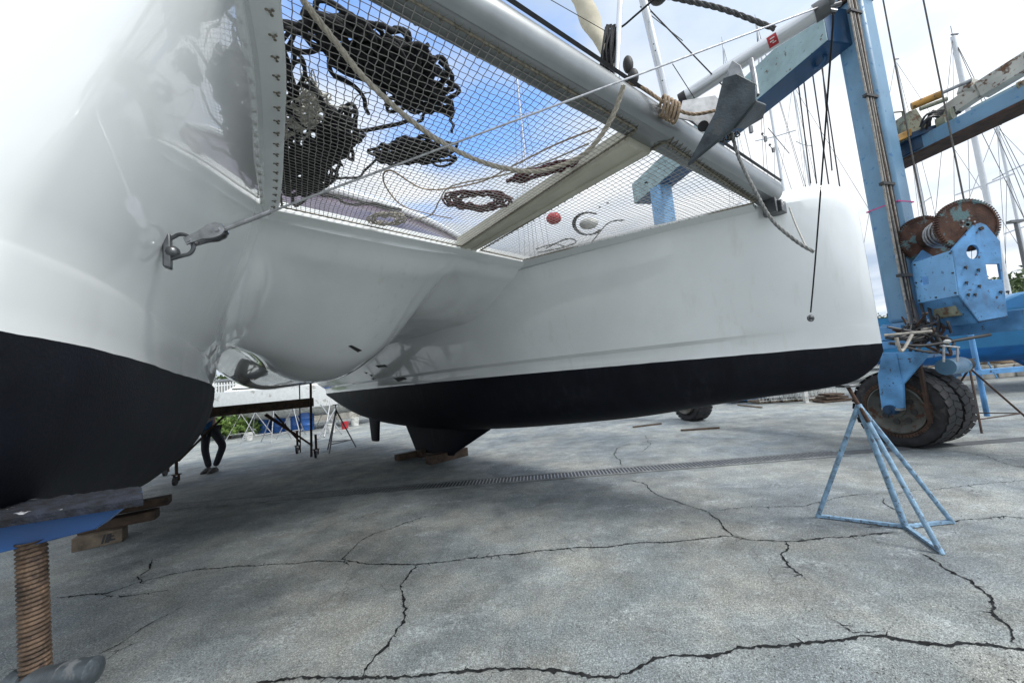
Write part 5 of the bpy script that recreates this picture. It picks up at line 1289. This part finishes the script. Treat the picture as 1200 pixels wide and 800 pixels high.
# barrels
bg_ = 'blue barrels behind the staging'
for px, py, lb in ((310, 503, 'blue plastic barrel furthest left behind the staging'), (328, 503, 'blue plastic barrel behind the crossed staging braces'), (349, 497, 'blue plastic barrel just left of the staging upright'), (360, 496, 'blue plastic barrel hidden partly by the tall upright')):
    c = atz(W(px, py, 17.0+.3*(px % 3)), 0); r = empty('barrel', c, 0, lb, 'barrel', bg_); mb = MB(); rows = []
    for z_, q in ((0, .24), (.02, .27), (.25, .28), (.28, .295), (.31, .28), (.56, .28), (.59, .295), (.62, .28), (.84, .27), (.88, .25)): rows.append([c+Vector((q*math.cos(a), q*math.sin(a), z_*.9)) for a in np.linspace(0, 6.283, 24, endpoint=False)])
    mb.grid(rows, True); mb.add(rows[-1], [tuple(range(24))]); mb.build('drum', M['barrel'], r, smooth=40)
    mb = MB(); mb.disc(c+Vector((.1, 0, .80)), (0, 0, 1), .04, .04, 12); mb.build('bung', M['pipe_end'], r)
# whitish crate / cabinet in the shade
c = G(338, 505); r = empty('cabinet', c, .1, 'pale square cabinet standing among the barrels', 'cabinet')
mb = MB(); mb.box(c+Vector((0, .2, .55)), .9, .6, 1.1); mb.build('case', M['dirt_white'], r, bevel=.02); mb = MB(); mb.box(c+Vector((0, -.105, .55)), .8, .01, 1.0); mb.build('door', M['white_paint'], r, bevel=.005)
# ============================================================ vegetation
def shrub(name, c, rx, ry, h, n, m, label, seed, leaf=.09, cat='bush', trunk=False, group=None):
    rr = random.Random(seed); root = empty(name, Vector((c.x, c.y, 0)), 0, label, cat, group)
    cl = [(Vector((rr.uniform(-1, 1)*rx*.75, rr.uniform(-1, 1)*ry*.75, rr.uniform(.3, .9)*h)), rr.uniform(.25, .5)*min(rx, h)) for _ in range(14)]
    mb = MB()
    for _ in range(n):
        cc, q = rr.choice(cl); d = Vector((rr.gauss(0, 1), rr.gauss(0, 1), rr.gauss(0, 1))).normalized()*q*rr.uniform(.55, 1.05)
        p = Vector((c.x, c.y, 0))+cc+d
        if p.z < .02: p.z = rr.uniform(.02, .1)
        a = Vector((rr.gauss(0, 1), rr.gauss(0, 1), rr.gauss(0, 1))).normalized(); b = a.cross(Vector((rr.gauss(0, 1), rr.gauss(0, 1), rr.gauss(0, 1)))).normalized(); s_ = leaf*rr.uniform(.6, 1.4)
        mb.add([p-a*s_, p+b*s_*.45, p+a*s_, p-b*s_*.45], [(0, 1, 2, 3)])
    mb.build('foliage' if not trunk else 'crown', m, root, smooth=0, weld=False)
    mb = MB()
    for i in range(1 if trunk else 5):
        q = Vector((rr.uniform(-.3, .3)*rx, rr.uniform(-.3, .3)*ry, 0)) if not trunk else Vector()
        mb.tube([Vector((c.x, c.y, 0))+q, Vector((c.x, c.y, h*.4))+q*1.3, Vector((c.x, c.y, h*.8))+q*2], [h*.035, h*.025, h*.008], 7)
    if trunk:
        for i in range(6):
            a = rr.uniform(0, 6.28); mb.tube([Vector((c.x, c.y, h*rr.uniform(.3, .5))), Vector((c.x+math.cos(a)*rx*.6, c.y+math.sin(a)*ry*.6, h*rr.uniform(.6, .85)))], [h*.018, h*.006], 6)
    mb.build('trunk' if trunk else 'stem', M['wood_dark'], root, weld=False)
    return root
shrub('bush', atz(W(268, 500, 16.5), 0), 1.1, .5, .95, 2600, M['leaf_bright'], 'bright green low bush at the yard edge left of the stands', 1)
shrub('bush', G(258, 499)+Vector((-.6, 2, 0)), 1.2, .6, 1.9, 2500, M['leaf_bright'], 'taller leafy bush beside the picket fence', 2)
shrub('bush', G(430, 487)+Vector((0, 1.0, 0)), .8, .5, .9, 1500, M['leaf'], 'dark bush beyond the far hull stern', 3)
tg_ = 'trees along the far side of the yard'
TR = [(1172, 34, 3.6, 5.2, 'leafy tree directly behind the yacht masts, left of the light pole'), (1192, 30, 3.5, 5.0, 'leafy tree at the right edge behind the blue yacht'), (1215, 33, 4, 6.2, 'tall tree just outside the right picture edge'),
      (1100, 46, 4, 4.6, 'low tree behind the lift winch'), (1010, 50, 4.5, 4.2, 'far tree hidden partly by the far bow'), (880, 52, 4.5, 4.0, 'far tree behind the big hull, right of the far lift wheel'), (700, 54, 5, 4.0, 'far tree behind the middle of the big hull'), (420, 40, 4, 4.5, 'tree beyond the sterns'), (300, 34, 4, 4.6, 'tree above the white boat ashore'), (180, 32, 4, 5, 'tree hidden behind the near hull')]
for i, (px, Y, rx, h, lb) in enumerate(TR):
    c = W(px, 430, Y); shrub('tree', Vector((c.x, c.y, 0)), rx, rx*.7, h, 4200, M['leaf'], lb, 30+i, leaf=.22, cat='tree', trunk=True, group=tg_)
# ============================================================ background right
by = empty('blue_yacht', Vector((11.5, 9.5, 0)), 0, 'large yacht with a two tone blue hull on stands at the right edge', 'yacht')
c = W(1225, 400, 8.9); yacht_hull(by, Vector((c.x+1.8, c.y+.9, 0)), (-.93, .36, 0), 9.5, 3.0, .72, 1.98, M['boat_blue'], M['boat_blue_bright'], keelz=.15)
# white yachts with masts
def masted(px, Y, H, label, hullm='white_paint', spread=(.45, .75), lean=.0, r=.075, head=0, hz=1.2, grp='masted yachts ashore behind the lift'):
    c = W(px, 430, Y); c.z = 0; root = empty('sailing_yacht', c, 0, label, 'yacht', grp)
    yacht_hull(root, c+Vector((0, 0, 0)), (math.cos(head), math.sin(head), 0), 10, 3.1, .8, 2.1, M[hullm], M['blue_dark'], keelz=.1)
    f = Vector((math.cos(head), math.sin(head), 0)); s_ = Vector((f.y, -f.x, 0)); b = c+Vector((0, 0, 2.1)); t = c+Vector((lean, 0, H)); mb = MB(); mb.tube([b, t], [r, r*.75], 12); ms = mb.build('mast', M['mast'], root)
    mb = MB(); mb.tube([t, t+Vector((0, 0, .5))], .012, 5); mb.box(t+Vector((.1, 0, .1)), .3, .05, .05); mb.build('masthead', M['steel_dark'], ms)
    for q in spread:
        p = b.lerp(t, q); mb = MB(); mb.tube([p-s_*.9-f*.1, p, p+s_*.9-f*.1], .03, 6); mb.build('spreader', M['mast'], ms)
    for e, zt_ in ((f*4.8, 1), (-f*4.6, 1), (s_*1.4, 1), (-s_*1.4, 1), (s_*1.3+f*.3, spread[-1]), (-s_*1.3+f*.3, spread[-1])):
        mb = MB(); tp = b.lerp(t, zt_)
        if abs(e.dot(s_)) > 1 and zt_ == 1:
            md = b.lerp(t, spread[0])+s_*(.9 if e.dot(s_) > 0 else -.9)-f*.1; mb.tube([b+e, md, tp], .011, 4)
        else: mb.tube([b+e, tp], .011, 4)
        mb.build('stay', M['cable'], root)
masted(1199, 15.5, 14.3, 'yacht whose thick white mast stands at the right edge', head=.2, r=.11)
masted(952, 19, 19, 'yacht with the mast right of the bowsprit tip, beside the lift cables', head=1.2, spread=(.40, .62))
masted(905, 27, 25, 'distant yacht with thin stays above the crossbeam end', head=.6, r=.05)
masted(1120, 24, 20, 'distant yacht with thin mast behind the crane boom', head=2.6, r=.06)
masted(985, 24, 19, 'distant yacht half hidden behind the lift tower', head=2.0, r=.06)
masted(640, 26, 26, 'far yacht whose masthead shows through the net', head=1.4, r=.06)
masted(1230, 19, 12, 'white yacht at the right edge beneath the masts', head=2.9, r=.07)
# floodlight pole
lp = W(1196, 400, 17); r = empty('light_pole', Vector((lp.x+.9, lp.y, 0)), 0, 'dark yard light pole in front of the trees at the right', 'light pole')
mb = MB(); mb.tube([r.location, r.location+Vector((0, 0, 6.3))], [.09, .06], 10); mb.build('pole', M['steel_dark'], r)
mb = MB(); mb.box(r.location+Vector((0, 0, 6.35)), .6, .2, .12); mb.build('lamp_head', M['steel_dark'], r)
# timber, concrete and small yard stuff at the right
for k, (p, q, zz2, hh_, mm, lb) in enumerate((((1120, 446), (1158, 443), 0, .42, 'concrete', 'grey concrete block left of the pair under the blue yacht'), ((1160, 443), (1182, 441), 0, .42, 'concrete', 'grey concrete block in the middle of the row under the blue yacht'), ((1184, 441), (1215, 439), 0, .42, 'concrete', 'grey concrete block at the right edge of the picture'))):
    a, b = G(*p), G(*q); mb = MB(); mb.beam(atz(a, hh_/2), atz(b, hh_/2), .5, hh_); tag(mb.build('concrete_block', M[mm], bevel=.02), lb, 'concrete block', 'concrete blocks under the blue yacht')
a, b = G(1116, 444), G(1225, 437)
for k in range(6):
    o_ = Vector((random.uniform(-.3, .3), .15*k-.2, 0)); z_ = .47+.06*(k % 2)
    mb = MB(); mb.beam(atz(a, z_+.0)+o_, atz(b, z_)+o_+Vector((random.uniform(-1, .3), 0, 0)), .13, .05)
    tag(mb.build('plank', M[['wood_pale', 'wood_pale', 'wood'][k % 3]]), ['front lower pale plank on the concrete blocks', 'pale plank lying just behind the front one on the concrete blocks', 'brown plank third from the front on the concrete blocks', 'pale plank fourth from the front under the blue yacht', 'pale plank second from the back under the blue yacht', 'brown plank rearmost on the concrete blocks under the blue yacht'][k], 'plank', 'planks stacked on concrete blocks')
mb = MB(); c = G(1142, 444); mb.ball(atz(c, .75), .45, .3, .3, 8); tag(mb.build('white_sack', M['dirt_white']), 'white sack lying on the plank stack beside the lift', 'sack')
mb = MB(); c = G(1173, 442); mb.box(atz(c, .68), .5, .4, .2); tag(mb.build('carton', M['wood_pale'], bevel=.01), 'small tan carton on the plank stack', 'carton')
std(1128, 445, 1.35, .35, 'pale stand propping the blue yacht, left one', .02, m='blue_pale', rot=.2)
std(1150, 444, 1.4, .35, 'pale stand propping the blue yacht, right one', .02, m='blue_pale', rot=.9)
rl = empty('blue_trolley', G(1150, 462), 0, 'low blue trolley frame with one post right of the lift wheel', 'trolley')
a, b = W(1112, 437, 6.6), W(1222, 433, 6.4); a.z = b.z = .85
mb = MB(); mb.beam(a, b, .10, .08); mb.build('rail', M['blue'], rl)
mb = MB(); mb.beam(W(1106, 437, 6.6), W(1128, 436, 6.6), .14, .12); mb.build('bracket', M['blue_dark'], rl)
mb = MB(); c = a.lerp(b, .32); mb.tube([atz(c, .12), atz(c, 1.5)], .035, 10); mb.build('post', M['blue'], rl)
for q in (.05, .9):
    c = a.lerp(b, q); mb = MB(); mb.tube([atz(c, .1), atz(c, .85)], .03, 8); mb.build('post', M['blue'], rl)
    mb = MB(); mb.disc(atz(c, .1), (0, 1, 0), .1, .05, 18); mb.build('caster_wheel', M['rubber_clean'], rl)
# junk heap seen under the far bow: pallets, lattice crates, white debris
jr = random.Random(77); jg = 'crates and scrap heaped beyond the far bow'
JL = ['open wire crate at the left end of the scrap heap', 'open wire crate second from left in the scrap heap', 'open wire crate in the middle of the scrap heap', 'open wire crate right of the white post in the heap', 'open wire crate at the right end of the scrap heap']
for k, px in enumerate((912, 926, 940, 958, 972)):
    c = G(px, 473-.06*(px-912)-.5)+Vector((0, .5, 0)); r = empty('wire_crate', c, jr.uniform(-.2, .2), JL[k], 'crate', jg); w2, h2_ = .8, .95
    mb = MB(); mb.box(c+Vector((0, 0, .05)), w2, .6, .06); mb.build('base', M['wood'], r)
    for y_ in (-.3, .3):
        mb = MB()
        for i in range(9): x = -w2/2+w2*i/8; mb.tube([c+Vector((x, y_, .05)), c+Vector((x, y_, h2_))], .010, 4)
        for j in range(6): mb.tube([c+Vector((-w2/2-.01, y_, .08+.17*j)), c+Vector((w2/2+.01, y_, .08+.17*j))], .010, 4)
        mb.build('wire_side', M['dirt_white'], r, weld=False)
SL = ['leftmost pale sack on the scrap heap', 'pale sack second from left on the scrap heap', 'pale sack third from left on the scrap heap', 'pale sack just left of the white post', 'pale sack just right of the white post', 'pale sack third from the right on the scrap heap', 'pale sack second from the right on the scrap heap', 'rightmost pale sack on the scrap heap']
for k in range(8):
    px = 908+k*10; c = G(px, 474-.06*(px-905))+Vector((0, jr.uniform(.3, 1.3), 0)); z_ = jr.uniform(.35, 1.05); s_ = jr.uniform(.18, .34)
    mb = MB(); rows = []
    for i in range(7):
        a = math.pi*i/6-math.pi/2; rows.append([Vector((c.x, c.y, z_))+Vector((s_*1.3*math.cos(a)*math.cos(t_2), s_*math.cos(a)*math.sin(t_2), s_*.8*math.sin(a)))*(1+.4*noise.noise(Vector((i, t_2*3, k)))) for t_2 in np.linspace(0, 6.283, 10, endpoint=False)])
    mb.grid(rows, True)
    tag(mb.build('plastic_sack', M[jr.choice(['dirt_white', 'dirt_white', 'white_paint', 'leaf'])], smooth=50), SL[k], 'sack', 'pale sacks on the scrap heap')
c = G(948, 472); tag((lambda m_: (m_.box(atz(c, .5)+Vector((0, .1, 0)), .10, .10, 1.0), m_.build('post', M['dirt_white']))[1])(MB()), 'short white post standing in front of the scrap heap', 'post')
c = G(972, 470); mb = MB()
for j in range(3): mb.box(c+Vector((0, -.1, .04+.08*j)), .8-.2*j, .4, .05)
tag(mb.build('pallet', M['wood_dark']), 'dark broken pallet lying in front of the scrap heap', 'pallet')
# lift's blue ramp wedge on the ground beyond
mb = MB(); mb.prism([W(856, 468, 12.4), W(897, 471, 12.4), W(897, 458, 12.4)], Vector((0, .6, 0))); tag(mb.build('blue_ramp', M['blue']), 'blue steel wedge lying beside the scrap heap', 'ramp')
# scraps on the ground
for k, (px, py, dx, m_, lb) in enumerate(((603, 495, .30, 'rust', 'rusty brick lying beyond the far keel'), (619, 495, .22, 'dirt_white', 'white scrap beside the rusty brick'), (655, 491, .4, 'rust', 'flat rusty plate beyond the middle of the far hull'), (640, 492, .2, 'rust', 'small rusty scrap left of the flat rusty plate'), (648, 492, .2, 'dirt_white', 'pale scrap between the rusty pieces'))):
    c = G(px, py); mb = MB(); mb.box(c+Vector((0, .1, .06)), dx, .2, .12, Vector((1, .1*k, 0)), Vector((-.1*k, 1, 0))); tag(mb.build('scrap_piece', M[m_], bevel=.02), lb, 'scrap')
for k, (p, q, m_, lb) in enumerate((((798, 505), (843, 502), 'wood_dark', 'thin brown stick lying in front of the far lift wheel'), ((742, 501), (775, 497), 'wood_dark', 'dark thin stick left of the far lift wheel'), ((865, 475), (893, 478), 'wood', 'bent brown batten in front of the blue wedge'))):
    a, b = G(*p), G(*q); mb = MB(); mb.beam(atz(a, .02), atz(b, .02), .05, .03); tag(mb.build('stick', M[m_]), lb, 'stick')

# odds and ends behind the staging
for k, (px, py, Y, rx, h, m_, lb) in enumerate(((388, 500, 15, .16, .34, 'dirt_white', 'white bucket standing right of the tall staging upright'), (404, 497, 16, .15, .30, 'red', 'small red bucket near the far hull stern'), (416, 494, 17, .18, .36, 'dirt_white', 'white bucket nearest the far hull stern'), (292, 506, 15, .14, .30, 'dirt_white', 'white bucket in front of the green bush'))):
    c = atz(W(px, py, Y), 0); mb = MB(); mb.tube([c, c+Vector((0, 0, h)), c+Vector((0, 0, h-.02)), c+Vector((0, 0, .03))], [rx*.8, rx, rx*.93, rx*.74], 18); r = tag(mb.build('bucket', M[m_]), lb, 'bucket')
    mb = MB(); mb.tube([c+Vector((rx*math.cos(a), 0, h-.02+rx*.9*math.sin(a))) for a in np.linspace(0, math.pi, 12)], .008, 5); mb.build('handle', M['steel'], r)
for k, (a_, b_, lb) in enumerate((((372, 508, 13), (398, 470, 14), 'grey scaffold pole leaning by the staging upright'), ((380, 510, 13.5), (388, 466, 14.5), 'second grey scaffold pole leaning near the upright'), ((400, 505, 14), (376, 474, 15), 'grey scaffold pole crossing the other two'))):
    p0_, p1_ = W(*a_), W(*b_); p0_.z = .03; mb = MB(); mb.tube([p0_, p1_], .025, 8); tag(mb.build('scaffold_pole', M['galv']), lb, 'pole')
